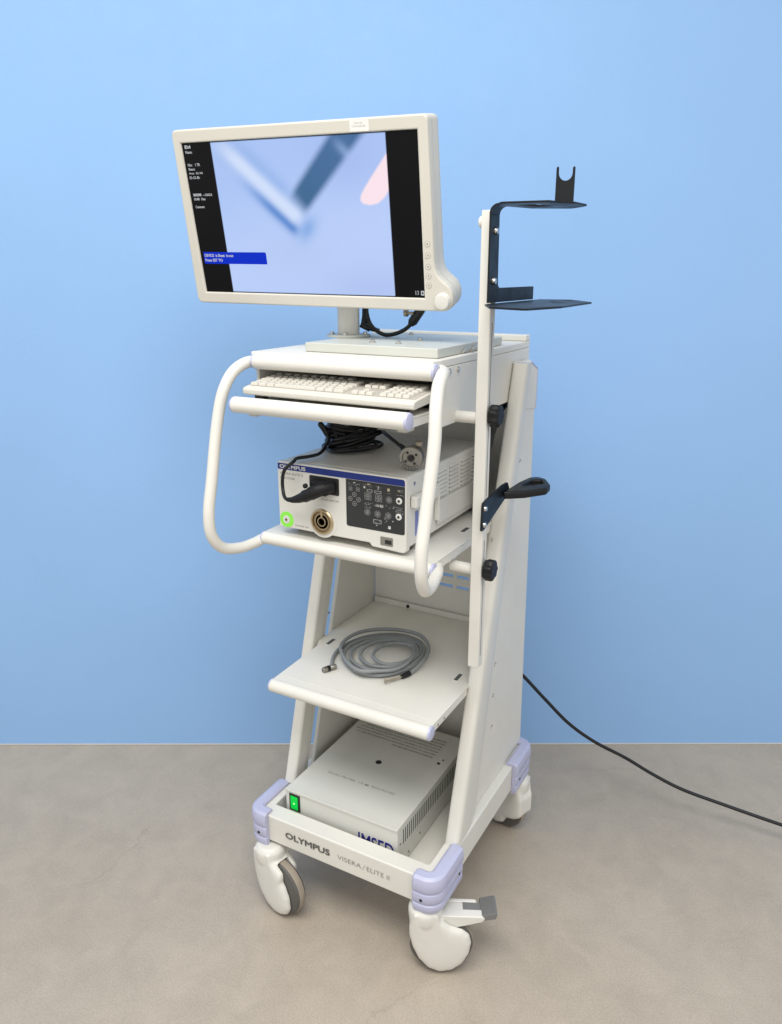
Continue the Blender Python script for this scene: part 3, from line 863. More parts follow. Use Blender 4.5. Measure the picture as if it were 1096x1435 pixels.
# screen: grid with the picture as a colour attribute
def sst(a, b_, x):
    t = max(0, min(1, (x - a) / (b_ - a))); return t * t * (3 - 2 * t)
def mixc(a, b_, t): return tuple(a[i] + (b_[i] - a[i]) * t for i in range(3))
def L3(r, g, b_): return (lin(r), lin(g), lin(b_))
def seg_d(p, a, b_):
    ax, ay = a; bx, by = b_; dx, dy = bx - ax, by - ay
    L2 = dx * dx + dy * dy; t = ((p[0] - ax) * dx + (p[1] - ay) * dy) / L2
    # signed distance to the line and the parameter along it
    s = ((p[0] - ax) * dy - (p[1] - ay) * dx) / math.sqrt(L2)
    return t, s
def picture(x, y):
    if not (-.211 < x < .2168) or abs(y) > .1628: return L3(5, 5, 7)
    c = mixc(L3(172, 198, 246), L3(186, 207, 250), sst(-.16, .05, -y + .3 * x))
    c = mixc(c, L3(196, 205, 248), .5 * sst(.05, .25, math.hypot(x + .15, y - .0) < 0.0 and 1 or 0))
    c = mixc(c, L3(166, 188, 240), .75 * math.exp(-(((x - .13) / .10) ** 2 + ((y - .12) / .07) ** 2)))
    c = mixc(c, L3(168, 192, 238), .6 * math.exp(-(((x + .16) / .05) ** 2 + ((y - .14) / .05) ** 2)))
    c = mixc(c, L3(172, 190, 238), .55 * math.exp(-(((x - .17) / .13) ** 2 + ((y + .15) / .05) ** 2)))
    c = mixc(c, L3(180, 200, 240), .4 * math.exp(-(((x + .03) / .10) ** 2 + ((y + .07) / .05) ** 2)))
    # dark blue bar, upper right to centre
    t, s = seg_d((x, y), (.135, .172), (-.012, .022))
    w = .024 + .004 * (1 - t)
    k = (1 - sst(w - .010, w + .011, abs(s))) * (1 - sst(.84, 1.04, t))
    dk = mixc(L3(62, 104, 150), L3(50, 98, 140), sst(.3, .9, t))
    strip = math.exp(-((t - .18) / .05) ** 2) * sst(-.03, .02, -s)
    dk = mixc(dk, L3(150, 180, 225), .6 * strip)
    c = mixc(c, dk, k * .95)
    # blue shadow along the pale rod
    t, s = seg_d((x, y), (-.20, .165), (-.006, -.004))
    k = math.exp(-((s - .022) / .014) ** 2) * sst(.25, .8, t) * (1 - sst(.98, 1.10, t))
    c = mixc(c, L3(70, 128, 205), k * .9)
    k = math.exp(-((s + .030) / .018) ** 2) * sst(-.1, .4, t) * (1 - sst(.7, .95, t))
    c = mixc(c, L3(150, 182, 236), k * .7)
    k = math.exp(-((t - 1.10) / .07) ** 2) * math.exp(-((s) / .03) ** 2)
    c = mixc(c, L3(120, 165, 225), k * .75)
    # pale rod
    k = math.exp(-(abs(s + .003) / .0165) ** 2.4) * (1 - sst(.93, 1.06, t)) * sst(-.1, .3, t)
    c = mixc(c, L3(212, 226, 252), k * .95)
    # pink lobe on the right edge
    lob = [(.152, .046), (.150, .036), (.156, .029), (.172, .026), (.190, .029), (.206, .040), (.222, .060), (.240, .085), (.240, .160), (.218, .126), (.200, .105), (.178, .080), (.160, .058)]
    dist = 9; ins = False
    for i_ in range(len(lob)):
        xa, ya = lob[i_ - 1]; xb, yb = lob[i_]
        tt = max(0, min(1, ((x - xa) * (xb - xa) + (y - ya) * (yb - ya)) / ((xb - xa) ** 2 + (yb - ya) ** 2)))
        dist = min(dist, math.hypot(x - xa - tt * (xb - xa), y - ya - tt * (yb - ya)))
        if (ya > y) != (yb > y) and x < xa + (y - ya) / (yb - ya) * (xb - xa): ins = not ins
    if ins: dist = -dist
    c = mixc(c, L3(252, 229, 238), 1 - sst(-.003, .003, dist))
    return c
b = B()
nx, ny = 260, 150
grid = []
for j in range(ny + 1):
    for i in range(nx + 1):
        grid.append((((i / nx) * 2 - 1) * (sx + .001) * K_, .0055, ((j / ny) * 2 - 1) * (sy + .001) * K_))
b._faces(grid, [(j * (nx + 1) + i, j * (nx + 1) + i + 1, (j + 1) * (nx + 1) + i + 1, (j + 1) * (nx + 1) + i) for j in range(ny) for i in range(nx)])
scr_m = bpy.data.materials.new('screen_picture'); scr_m.use_nodes = True
nt = scr_m.node_tree; bs = nt.nodes['Principled BSDF']
at = nt.nodes.new('ShaderNodeAttribute'); at.attribute_name = 'picture'
bs.inputs['Base Color'].default_value = (0.003, 0.003, 0.0035, 1); bs.inputs['Roughness'].default_value = 0.25; bs.inputs['Specular IOR Level'].default_value = 0.12
nt.links.new(at.outputs['Color'], bs.inputs['Emission Color']); bs.inputs['Emission Strength'].default_value = 0.93
scr = part('screen', b, scr_m, mon, local=True)
ca = scr.data.color_attributes.new('picture', 'FLOAT_COLOR', 'POINT')
for i, v in enumerate(scr.data.vertices):
    c = picture(v.co.x / K_, v.co.z / K_); ca.data[i].color = (c[0], c[1], c[2], 1)
b = B()
def put(txt, x, z, h, w=None, bold=.02, y=.0050):
    b.mesh(text_mesh(txt, h * K_, .0001, bold, None if w is None else w * K_), Matrix.Translation((x * K_, y, z * K_)) @ LF)
put('ID:4', -.281, .1530, .0072, .016, .05); put('Name:', -.281, .1430, .0058, .018)
part('screen_lettering', b, MT['screentext'], scr, local=True); b = B()
put('No:', -.2805, .1165, .0058, .012); put('1 TR', -.2600, .1165, .0058, .013)
put('Sex:', -.2805, .1080, .0052, .018); put('Age:  52 XS', -.2810, .0985, .0055, .038); put('D.O.B:', -.2810, .0900, .0055, .028)
part('screen_lettering', b, MT['screentext'], scr, local=True); b = B()
put('2022/08', -.2800, .0530, .0058, .023, .05); put('--/2022', -.2530, .0530, .0050, .026); put('10:48  1/xx', -.2790, .0440, .0056, .032, .03)
put('Comment', -.2785, .0270, .0056, .025)
part('screen_lettering', b, MT['screentext'], scr, local=True); b = B()
put('1/3', .2655, -.1590, .009, .008, .0); 
b.mesh(plate(SC(rpoly(rect(.2785, -.1600, .2865, -.1500), .0015)), [SC(circle(.2825, -.155, .0022, 12))], .0002), Matrix.Translation((0, .0050, 0)) @ LF)
part('screen_lettering', b, MT['screentext'], scr, local=True)
b = B(); b.prism(SC(rpoly(rect(-.2795, -.0985, -.1035, -.0715), [.001, .001, .004, .001])), Matrix.Translation((0, .0053, 0)) @ LF, .0004)
bn = part('screen_banner', b, MT['screenblue'], scr, local=True)
b = B()
put('DEVICE  is Sheet  in-out', -.2765, -.0826, .0068, .082, .03, y=.0047); put('Press SET TO', -.2765, -.0935, .0068, .050, .03, y=.0047)
part('banner_lettering', b, MT['screentext'], bn, local=True)
for z in (-.0519, -.0750, -.0983, -.1176, -.1370):
    b = B(); b.lathe([(.0066 * K_, -.0004), (.0066 * K_, .0003), (.0060 * K_, .0006), (.0054 * K_, .0002), (.001, .0002)], Matrix.Translation((.3000 * K_, 0, z * K_)) @ LF, n=24); b.fix()
    o = part('button', b, MT['faintink'], bz, local=True)
    b = B(); b.lathe([(.0053 * K_, .0003), (.0053 * K_, .0007), (.001, .0007)], Matrix.Translation((.3000 * K_, 0, z * K_)) @ LF, n=20); b.fix(); part('button_face', b, MT['monitor'], bz, local=True)
    b = B(); b.box((.2985 * K_, -.0009, (z - .0015) * K_), (.3015 * K_, -.0006, (z + .0015) * K_)); part('button_mark', b, MT['thinink'], bz, local=True)
b = B()
kn = []
M = Matrix.Translation((.3318 * K_, 0, -.1690 * K_)) @ LF
nn = 64
for zz, k, am in ((.0, 1.0, .0), (.006, 1.0, .03), (.012, .97, .03), (.015, .88, .0), (.016, .6, .0)):
    kn.append([M @ Vector(((.0185 * k + .0185 * am * math.cos(16 * t)) * math.cos(t), (.0185 * k + .0185 * am * math.cos(16 * t)) * math.sin(t), zz)) for t in [2 * math.pi * i / nn for i in range(nn)]])
b.loft(kn); b.fix(); part('control_knob', b, MT['shell'], mon, local=True, angle=40)
b = B(); b.prism(SC(rpoly(rect(.141, .1675, .1845, .1890), .001)), Matrix.Translation((0, -.0002, 0)) @ LF, .0004); st = part('sticker', b, MT['sticker'], bz, local=True)
b = B(); b.mesh(text_mesh('MONITOR', .0026 * K_, .0001, width=.020), Matrix.Translation((.152 * K_, -.0007, .1815 * K_)) @ LF); b.mesh(text_mesh('2 TUV AE 040 200', .0036 * K_, .0001, width=.032), Matrix.Translation((.1465 * K_, -.0007, .1755 * K_)) @ LF)
part('sticker_lettering', b, MT['faintink'], st, local=True)
b = B(); b.mesh(text_mesh('HD', .003, .0001), Matrix.Translation((.2925 * K_, -.0002, -.083 * K_)) @ LF); part('lettering', b, MT['faintink'], bz, local=True)
b = B()                                                # bracket between the column and the monitor
pb = MC + uv * (-.06) - nv * .060
b.box((-.134 - .035, .252, HT + .144), (-.134 + .035, .326, HT + .30)); b.fix()
part('tilt_bracket', b, MT['white'], stand, bevel=.006)

# monitor cables
mc = thing('monitor_cable', 'short black cables with plugs hanging in a loop under the monitor', 'cable', (-.02, .30, 1.66))
b = B()
b.tube(smooth_path([(-.085, .300, 1.76), (-.088, .302, 1.705), (-.072, .30, 1.672), (-.040, .305, 1.652), (-.008, .305, 1.6545), (.025, .303, 1.668), (.047, .300, 1.686)], 8), .0052, n=12)
b.tube(smooth_path([(-.098, .305, 1.76), (-.100, .308, 1.700), (-.100, .305, 1.672), (-.078, .312, 1.664), (-.060, .318, 1.660)], 8), .0050, n=12)
b.tube(smooth_path([(-.098, .320, 1.75), (-.101, .322, 1.69), (-.096, .325, 1.668), (-.075, .33, 1.660)], 8), .0062, n=12)
part('cable', b, MT['cable'], mc)
b = B(); b.tube([(.040, .301, 1.680), (.046, .300, 1.686), (.070, .297, 1.716), (.078, .295, 1.730)], [.008, .012, .012, .009], n=14); part('plug', b, MT['cable'], mc, angle=50)
b = B(); b.lathe([(.004, 0), (.004, .016), (.009, .0165), (.009, .024), (.004, .026)], frame_m((.056, .285, 1.708), Vector((0, .3, 1)), Vector((0, 1, -.3))), n=14); b.fix(); part('thumb_screw', b, MT['tan'], mc)
b = B(); b.tube([(-.108, .305, 1.676), (-.085, .315, 1.664)], [.0085, .0085], n=12); part('plug', b, MT['cable'], mc)

# ------------------------------------------------------------------ keyboard
KW, KD = .458, .150
tilt = math.radians(4)
Mk = Matrix.Translation((.003, -.043, 1.5300)) @ Matrix.Rotation(math.radians(-1.0), 4, 'Z') @ Matrix.Rotation(tilt, 4, 'X')
kb = thing('keyboard', 'cream computer keyboard lying in the pulled out drawer under the cart top', 'keyboard', Mk)
b = B()
case = rpoly([(0, 0.003), (.004, 0), (KD - .004, 0), (KD, .004), (KD, .020), (KD - .003, .024), (.016, .0185), (.003, .0165), (0, .012)], [.002] * 9, 2)
b.prism(case, frame_m((-KW / 2, 0, 0), Y3, Z3), KW); b.fix()
part('keyboard_case', b, MT['key'], kb, local=True, bevel=.003)
b = B()
b = B(); b.prism([(.018, .0186), (.018, .0196), (.144, .0245), (.144, .0232)], frame_m((-KW / 2 + .008, 0, 0), Y3, Z3), KW - .016); b.fix()
part('shaded_key_bed', b, MT['keyshade'], kb, local=True)  # plate added under the keys, its dark tone paints the gap shade
for x in (-.19, .19):
    b = B(); b.box((x - .012, .010, -.0138), (x + .012, .03, -.0002)); part('rubber_foot', b, MT['black'], kb, local=True)
    b = B(); b.box((x - .012, .115, -.0212), (x + .012, .13, -.0002)); part('rubber_foot', b, MT['black'], kb, local=True)
b = B(); b.bm.free()
kmesh = {}
def key(x, y, w, row):
    kk = (round(w, 4), row)
    d = .0165
    if kk not in kmesh:
        b = B(); b.frustum((-w / 2 + .0010, -d / 2, 0), (w / 2 - .0010, d / 2, .0068), (.0015, .0016)); b.fix()
        o = part('key', b, MT['key'], kb, local=True, bevel=.0011, seg=2)
        kmesh[kk] = o
    else:
        o = kmesh[kk].copy(); C.objects.link(o); o.parent = kb
    o.location = (x, y, .0193 + (y - .016) * .041)
    return o
U_ = .0188
rows_ = [[1.25, 1.25, 1.25, 6.25, 1.25, 1.25, 1.5], [2.0] + [1] * 10 + [2.0], [1.75] + [1] * 11 + [1.25], [1.5] + [1] * 11 + [1.5], [1] * 13 + [1]]
nk = 0
for r, row in enumerate(rows_):
    x = -.220; y = .026 + r * .0188
    for w in row:
        key(x + w * U_ / 2, y, w * U_, r); x += w * U_; nk += 1
    x = .062
    navs = {0: [1, 1, 1], 1: [0, 1, 0], 2: [], 3: [1, 1, 1], 4: [1, 1, 1]}[r]
    for w in navs:
        if w: key(x + U_ / 2, y, U_, r); nk += 1
        x += U_
    x = .128
    for w in [1, 1, 1, 1]:
        if r in (0, 1, 2, 3, 4): key(x + U_ / 2 + .006, y, U_, r); nk += 1
        x += U_
y = .026 + 5 * .0188 + .007
for i in range(9):
    key(-.212 + i * .026, y, U_, 5); nk += 1

# ------------------------------------------------------------------ light source / video processor
PL, PR, PV, PB, PT = -.196, .169, .039, 1.182, 1.357
proc = thing('video_processor', 'cream video processor with navy stripe and dark control panel on the upper shelf', 'processor', ((PL + PR) / 2, .28, 1.1665))
b = B()
body = rpoly([(PV + .022, PB), (.505, PB), (.505, PT - .002), (PV + .022, PT)], [0, 0, .012, 0], 4)
b.prism(body, side_m(PL + .003), PR - PL - .006); b.fix()
pc = part('case', b, MT['shell'], proc, bevel=.006, seg=3)
b = B()
fp = rpoly([(PL, PB + .004), (.070, PB + .004), (.076, PB - .004), (PR, PB - .008), (PR, PT), (PL, PT)], [.006, .004, .004, .012, .008, .006], 4)
b.prism(fp, frame_m((0, PV + .0215, 0), X3, Z3), .0215); b.fix()
ff = part('front_panel', b, MT['shell'], proc, bevel=.005, seg=4)
b = B(); b.prism(rpoly(rect(PL + .003, PT - .0190, PR - .003, PT - .0035), [.0, .0, .007, .002], 4), frame_m((0, PV - .0002, 0), X3, Z3), .0006); sp_ = part('stripe', b, MT['blue'], proc)
b = B(); b.mesh(text_mesh('OLYMPUS', .0098, .0002, .035, .078), Matrix.Translation((-.187, PV - .0009, PT - .0162)) @ front_m(0)); part('lettering', b, MT['mark'], sp_)
b = B()
b.mesh(text_mesh('VISERA ELITE II', .0058, .0002, 0, .070), Matrix.Translation((-.188, PV - .0002, PT - .0315)) @ front_m(0))
b.mesh(text_mesh('VIDEO SYSTEM', .0048, .0002, 0, .045), Matrix.Translation((-.188, PV - .0002, PT - .0430)) @ front_m(0))
b.mesh(text_mesh('POWER ON', .0045, .0002, 0, .040), Matrix.Translation((-.146, PV - .0002, PB + .012)) @ front_m(0))
b.mesh(text_mesh('VISERA', .0045, .0002, 0, .022), Matrix.Translation((-.072, PV - .0002, 1.2825)) @ front_m(0))
b.mesh(text_mesh('USE ONLY CAMERA HEAD', .0040, .0002, 0, .052), Matrix.Translation((-.066, PV - .0002, 1.2745)) @ front_m(0))
part('lettering', b, MT['thinink'], ff)
# camera socket
b = B(); b.prism(rpoly(rect(-.098, 1.291, -.013, 1.3335), .004), frame_m((0, PV - .0002, 0), X3, Z3), .0012); so = part('camera_socket', b, MT['dark'], proc)
b = B(); b.prism(rpoly(rect(-.088, 1.297, -.022, 1.328), .004), frame_m((0, PV - .0014, 0), X3, Z3), .006); part('socket_latch', b, MT['black'], so, bevel=.001)
# power ring
Mp = frame_m((-.172, PV - .0002, 1.208), X3, Z3)
b = B(); b.lathe([(.0205, 0), (.0205, .001), (.0185, .0016), (.0115, .0016), (.0108, .001)], Mp, n=40); b.fix(); part('power_ring', b, MT['glowgreen'], proc)
b = B(); b.lathe([(.0106, 0), (.0106, .002), (.0095, .003), (.001, .0032)], Mp, n=32); b.fix(); pbt = part('power_button', b, MT['shell'], proc)
b = B(); b.lathe([(.004, .0033), (.004, .0037), (.0028, .0037), (.0028, .0033)], Mp, n=20); part('power_symbol', b, MT['faintink'], pbt)
# scope guide socket, brass
Mg = frame_m((-.063, PV - .0002, 1.2195), X3, Z3)
b = B(); b.lathe([(.0325, 0), (.0325, .004), (.0305, .0065), (.0270, .0065), (.0255, .003), (.0255, .0005)], Mg, n=44); b.fix(); gs = part('light_guide_socket', b, MT['brass'], proc)
b = B(); b.lathe([(.0254, .0004), (.0254, .0012), (.0005, .0012)], Mg, n=36); part('socket_well', b, MT['darkbrass'], gs)
b = B(); b.lathe([(.021, .0013), (.021, .004), (.0185, .004), (.0185, .0013)], Mg, n=36); b.lathe([(.012, .0013), (.012, .006), (.0095, .006), (.0095, .0013)], Mg, n=30)
b.box((-.003, .012, .001), (.003, .0255, .005), M=Mg); b.fix(); part('socket_sleeve', b, MT['brass'], gs)
b = B(); b.lathe([(.0415, .0), (.0415, .0008), (.0325, .0010), (.0325, .0)], Mg, n=44, closed=True); b.fix(); part('socket_rim', b, MT['shell'], gs)
# control panel
b = B(); b.prism(rpoly([(.007, 1.2205), (.166, 1.2205), (.166, 1.337), (.007, 1.337)], [.006, .006, .002, .002], 4), frame_m((0, PV - .0002, 0), X3, Z3), .0006); cp = part('control_panel', b, MT['panel'], proc)
PY = PV - .0009
def ringm(b, x, z, r, w, M=None):
    b.mesh(plate(circle(x, z, r, 24), [circle(x, z, r - w, 24)], .0003), frame_m((0, PY - .0002, 0), X3, Z3))
def rrect(b, x0, z0, x1, z1, w, r=.002):
    b.mesh(plate(rpoly(rect(x0, z0, x1, z1), r), [rpoly(rect(x0 + w, z0 + w, x1 - w, z1 - w), max(r - w, .0004))], .0003), frame_m((0, PY - .0002, 0), X3, Z3))
def bar(b, x0, z0, x1, z1): b.box((x0, PY - .0004, z0), (x1, PY, z1))
for (x, z, kind) in ((.068, 1.302, 's'), (.097, 1.301, 's'), (.1245, 1.301, 'r'), (.066, 1.263, 'r'), (.094, 1.262, 'r'), (.1225, 1.262, 'r'), (.020, 1.3145, 't'), (.0405, 1.3150, 't')):
    b = B()
    if kind == 's':
        rrect(b, x - .0090, z - .0085, x + .0090, z + .0085, .0011, .003); ringm(b, x, z, .0058, .0016); bar(b, x - .0018, z - .0018, x + .0018, z + .0018)
    elif kind == 'r':
        ringm(b, x, z, .0080, .0009); ringm(b, x, z, .0048, .0014); bar(b, x - .0014, z - .0022, x + .0016, z + .0022)
    else:
        rrect(b, x - .0045, z - .0045, x + .0045, z + .0045, .0011, .0014); bar(b, x - .0014, z - .0014, x + .0014, z + .0014)
    part('panel_button', b, MT['dimmark'], cp)
for (x, z) in ((.1515, 1.302), (.1505, 1.2635)):
    b = B(); b.lathe([(.0078, 0), (.0078, .0012), (.006, .002), (.001, .0021)], frame_m((x, PY, z), X3, Z3), n=28); b.fix(); o = part('white_button', b, MT['button'], cp)
    b = B(); b.lathe([(.0040, .0022), (.0040, .0024), (.0030, .0024), (.0030, .0022)], frame_m((x, PY, z), X3, Z3), n=20); part('button_symbol', b, MT['faintink'], o)
b = B()
for k in range(4):
    a = math.pi / 2 * k; x, z = .0305 + .0115 * math.cos(a), 1.2900 + .0115 * math.sin(a)
    ringm(b, x, z, .0058, .0012); bar(b, x - .0016, z - .0014, x + .0016, z + .0014)
part('arrow_pad', b, MT['dimmark'], cp)
b = B()
rs = random.Random(4)
for (x0, x1, z, nrow) in ((.014, .046, 1.3265, 2), (.056, .078, 1.3290, 2), (.090, .104, 1.3280, 2), (.120, .130, 1.3160, 1), (.146, .164, 1.3265, 2), (.058, .160, 1.2850, 2), (.058, .076, 1.2770, 2), (.142, .163, 1.2780, 3), (.082, .102, 1.2470, 3), (.114, .130, 1.2480, 2), (.120, .130, 1.2380, 3), (.112, .118, 1.2560, 2), (.056, .078, 1.3185, 1), (.086, .106, 1.3165, 1), (.144, .164, 1.3150, 1)):
    for r in range(nrow):
        x = x0
        while x < x1:
            w = rs.uniform(.0012, .0048)
            if rs.random() < .68: bar(b, x, z - r * .0036, min(x + w, x1), z - r * .0036 + rs.choice((.0007, .0012, .0018)))
            x += w + rs.uniform(.0008, .0022)
part('panel_markings', b, MT['dimmark'], cp)
b = B()
for x in (.093, .104): b.mesh(text_mesh('EE' if x > .1 else 'MO', .0046, .0002, .03, .009), Matrix.Translation((x - .004, PY - .0002, 1.2800)) @ front_m(0))
b.mesh(text_mesh('?', .0085, .0002, .02), Matrix.Translation((.0945, PY - .0002, 1.3215)) @ front_m(0))
rrect(b, .086, 1.3125, .104, 1.3185, .0006, .001); rrect(b, .0655, 1.3130, .080, 1.3190, .0006, .001); rrect(b, .082, 1.2385, .1040, 1.2480, .0006, .002)
bar(b, .090, 1.2330, .0925, 1.2352); bar(b, .1335, 1.2490, .1360, 1.2512); bar(b, .1225, 1.2300, .1290, 1.2370)
bar(b, .0565, 1.3205, .0605, 1.3255); bar(b, .0280, 1.3295, .0335, 1.3312)
part('panel_symbols', b, MT['mark'], cp)
b = B(); bar(b, .1205, 1.3215, .1265, 1.3280); bar(b, .066, 1.3310, .0745, 1.3328); bar(b, .1490, 1.3235, .1530, 1.3280); part('panel_lamps', b, MT['yelmark'], cp)
# usb recess and feet
b = B(); b.prism(rpoly([(.080, 1.180), (.146, 1.180), (.146, 1.2135), (.080, 1.2135)], .003), frame_m((0, PV - .0001, 0), X3, Z3), .0005); ub = part('port_cover', b, MT['shell'], proc)
b = B(); b.prism(rpoly(rect(.101, 1.187, .135, 1.2085), .003), frame_m((0, PV - .0007, 0), X3, Z3), .0008); p1 = part('port_recess', b, MT['ventshade'], ub)
b = B(); b.prism(rpoly(rect(.114, 1.1920, .1315, 1.2020), .001), frame_m((0, PV - .0016, 0), X3, Z3), .0006); part('usb_port', b, MT['dark'], ub)
for (uu, vv) in ((PL + .03, .10), (PR - .03, .10), (PL + .03, .46), (PR - .03, .46)):
    b = B(); b.lathe([(.014, 1.1664), (.016, 1.170), (.016, PB + .001)], Matrix.Translation((uu, vv, 0)), n=20); b.fix(); part('foot', b, MT['slot'], proc)
# side: louvres, latch, cover, screws
b = B()
for c in range(4):
    for r in range(7):
        v0 = .205 + c * .072 + r * .000; z0 = 1.338 - r * .0105
        b.loft([[(PR - .0032, v0, z0), (PR - .0032, v0, z0 - .0062), (PR + .0006, v0, z0 - .0062)], [(PR - .0032, v0 + .056, z0), (PR - .0032, v0 + .056, z0 - .0062), (PR + .0006, v0 + .056, z0 - .0062)]])
b.fix(); part('louvre', b, MT['shell'], pc)
b = B()
for c in range(4):
    for r in range(7):
        v0 = .205 + c * .072; z0 = 1.338 - r * .0105
        b.box((PR - .0029, v0, z0 - .0088), (PR - .0022, v0 + .056, z0 - .0063))
part('vent_slit', b, MT['slot'], pc)
b = B(); b.box((PR - .0025, .205, 1.200), (PR + .003, .49, 1.262)); part('side_cover', b, MT['shell'], pc, bevel=.003)
b = B(); b.box((PR - .002, .062, 1.281), (PR + .016, .180, 1.309)); lt = part('side_latch', b, MT['shell'], pc, bevel=.004, seg=3)
b = B(); b.box((PR - .0025, .190, 1.215), (PR + .012, .197, 1.308)); part('side_rib', b, MT['shell'], pc, bevel=.003)
b = B(); b.box((PR - .0028, .090, 1.205), (PR - .0018, .105, 1.265)); b.box((PR - .0028, .113, 1.205), (PR - .0018, .120, 1.265)); part('side_label', b, mat('lilac_print', rgb(120, 130, 190), .5, vary=0), pc)
for (vv, zz) in ((.085, 1.335), (.145, 1.330), (.215, 1.215), (.47, 1.205), (.15, 1.205)):
    b = B(); b.lathe([(.005, 0), (.005, .0012), (.001, .002)], frame_m((PR - .0030, vv, zz), Y3, Z3), n=14); part('screw', b, MT['steel'] if vv < .2 else MT['ventshade'], pc)

# ------------------------------------------------------------------ camera head cable (black coil on the processor)
cc = thing('camera_cable', 'black camera cable plugged into the processor front, its coil resting on the processor top', 'cable', (-.12, .28, PT))
b = B()
rs = random.Random(11)
path = []
lead = [(-.060, .012, 1.304), (-.118, -.008, 1.277), (-.140, -.006, 1.2795), (-.154, .004, 1.298), (-.155, .006, 1.325), (-.143, .002, 1.350), (-.130, .018, 1.366), (-.142, .050, 1.367), (-.128, .080, 1.367), (-.121, .118, 1.368), (-.124, .150, 1.380), (-.126, .168, 1.396), (-.138, .170, 1.418), (-.146, .165, 1.428), (-.143, .175, 1.424), (-.130, .190, 1.405)]
path_lead = smooth_path(lead[1:], 7)
b.tube(path_lead, .0044, n=10)
cu0 = Vector((-.105, .255))
loop = []
NL = 14
for i in range(NL * 20):
    a = 2 * math.pi * i / 20 - 2.2
    lap = i / 20
    rr = .060 + .010 * math.sin(lap * 2.1) + .005 * math.sin(3 * a + lap)
    tiltz = .016 * math.sin(a + 1.2 + .5 * math.sin(lap)) * min(1, lap / 5)
    zz = 1.3625 + .0046 * (lap * .75) + max(tiltz, -.0046 * lap * .6)
    loop.append(Vector((cu0.x + .007 * math.sin(lap * 1.3) + rr * .92 * math.cos(a), cu0.y + .010 * math.cos(lap * 2.3) + rr * 1.12 * math.sin(a), zz)))
loop = [Vector(lead[-1])] + loop
b.tube(smooth_path(loop, 2), .0044, n=9)
tail = [loop[-1], (-.03, .27, 1.405), (.02, .20, 1.420), (.060, .165, 1.416), (.098, .145, 1.404)]
b.tube(smooth_path(tail, 8), .0045, n=10)
for k in range(5):                                     # loose strands over the coil
    a0 = rs.uniform(0, 6.28)
    st = [(cu0.x + .068 * math.cos(a0 + t * 2.2) * (1 - .25 * k / 5), cu0.y + .078 * math.sin(a0 + t * 2.2), 1.408 + .010 * math.sin(t * 3.1) + .004 * k) for t in [q / 8 for q in range(9)]]
    b.tube(smooth_path(st, 4), .0042, n=9)
part('cable', b, MT['cable'], cc)
b = B(); b.tube(smooth_path([(-.146, .163, 1.432), (-.140, .168, 1.421), (-.134, .172, 1.408)], 4), [.0075] * 9, n=12, round_end=True); part('cable_toggle', b, MT['cable'], cc)
b = B()
b.tube([(-.133, -.008, 1.2775), (-.118, -.008, 1.2785), (-.100, -.006, 1.284), (-.086, -.004, 1.290), (-.085, -.004, 1.2905), (-.070, .0, 1.298), (-.069, .0, 1.2985), (-.050, .008, 1.309), (-.040, .014, 1.313), (-.030, .034, 1.314)],
       [.0050, .0075, .0110, .0135, .0150, .0150, .0165, .0165, .0155, .0155], n=22)
b.box((-.075, .006, 1.296), (-.030, .0368, 1.326)); b.lathe([(.006, 0), (.006, .006), (.003, .008)], frame_m((-.078, -.005, 1.319), X3, Z3), n=14)
pgp = part('plug', b, MT['black'], cc, angle=40, bevel=.0015)
b = B(); b.tube([(.095, .147, 1.406), (.118, .133, 1.398), (.134, .122, 1.393)], [.0052, .0085, .013], n=16); part('cable_boot', b, MT['cable'], cc)
fd = Vector((.22, -.94, .02)).normalized()
Mc = frame_m((.139, .115, 1.3865), Vector((-fd.y, fd.x, 0)).normalized(), Z3)
Mc = Matrix.Translation((.141, .118, 1.3870)) @ frame_m((0, 0, 0), Vector((.973, .228, 0)), Vector((.0, .0, 1)))
b = B(); b.lathe([(.020, -.030), (.024, -.028), (.0265, -.020), (.0265, -.006), (.0285, -.005), (.0285, .010), (.0265, .012), (.0210, .012), (.0205, .004), (.001, .004)], Mc, n=40); b.fix()
cn = part('connector', b, MT['dullsteel'], cc, angle=35)
b = B()
b.lathe([(.0205, .0042), (.0205, .0062), (.0100, .0062), (.0100, .0042)], Mc, n=36); b.fix(); part('connector_ring', b, MT['dullsteel'], cn)
b = B(); b.lathe([(.0065, .0045), (.0065, .0085), (.001, .0086)], Mc, n=24)
for k in range(4):
    a = .6 + k * 1.57; b.lathe([(.0032, .0055), (.0032, .0069), (.001, .0069)], Mc @ Matrix.Translation((.0152 * math.cos(a), .0152 * math.sin(a), 0)), n=12)
for k in range(7):
    a = 3.6 + k * .32; b.lathe([(.0017, .0118), (.0017, .0126), (.0005, .0126)], Mc @ Matrix.Translation((.0240 * math.cos(a), .0240 * math.sin(a), 0)), n=8)
part('connector_pins', b, MT['dark'], cn)
b = B(); b.lathe([(.007, 0), (.009, .002), (.009, .010), (.006, .012)], Mc @ Matrix.Translation((.014, .026, -.012)) @ Matrix.Rotation(-math.pi / 2, 4, 'X'), n=16); b.fix(); part('connector_knob', b, MT['tan'], cn)

# thick black hose behind the processor
hz = thing('black_hose', 'thick black hose hanging between the processor and the right cart panel', 'hose', (.21, .44, 1.167))
b = B()
b.tube(smooth_path([(.205, .56, 1.46), (.212, .50, 1.455), (.215, .455, 1.43), (.214, .415, 1.38), (.212, .395, 1.31), (.211, .395, 1.24), (.210, .415, 1.195), (.207, .46, 1.1815), (.205, .52, 1.1805)], 8), .0125, n=16)
part('hose', b, MT['black'], hz)
b = B(); b.box((.200, .44, 1.415), (.228, .48, 1.472)); part('hose_clamp', b, MT['black'], hz, bevel=.003)

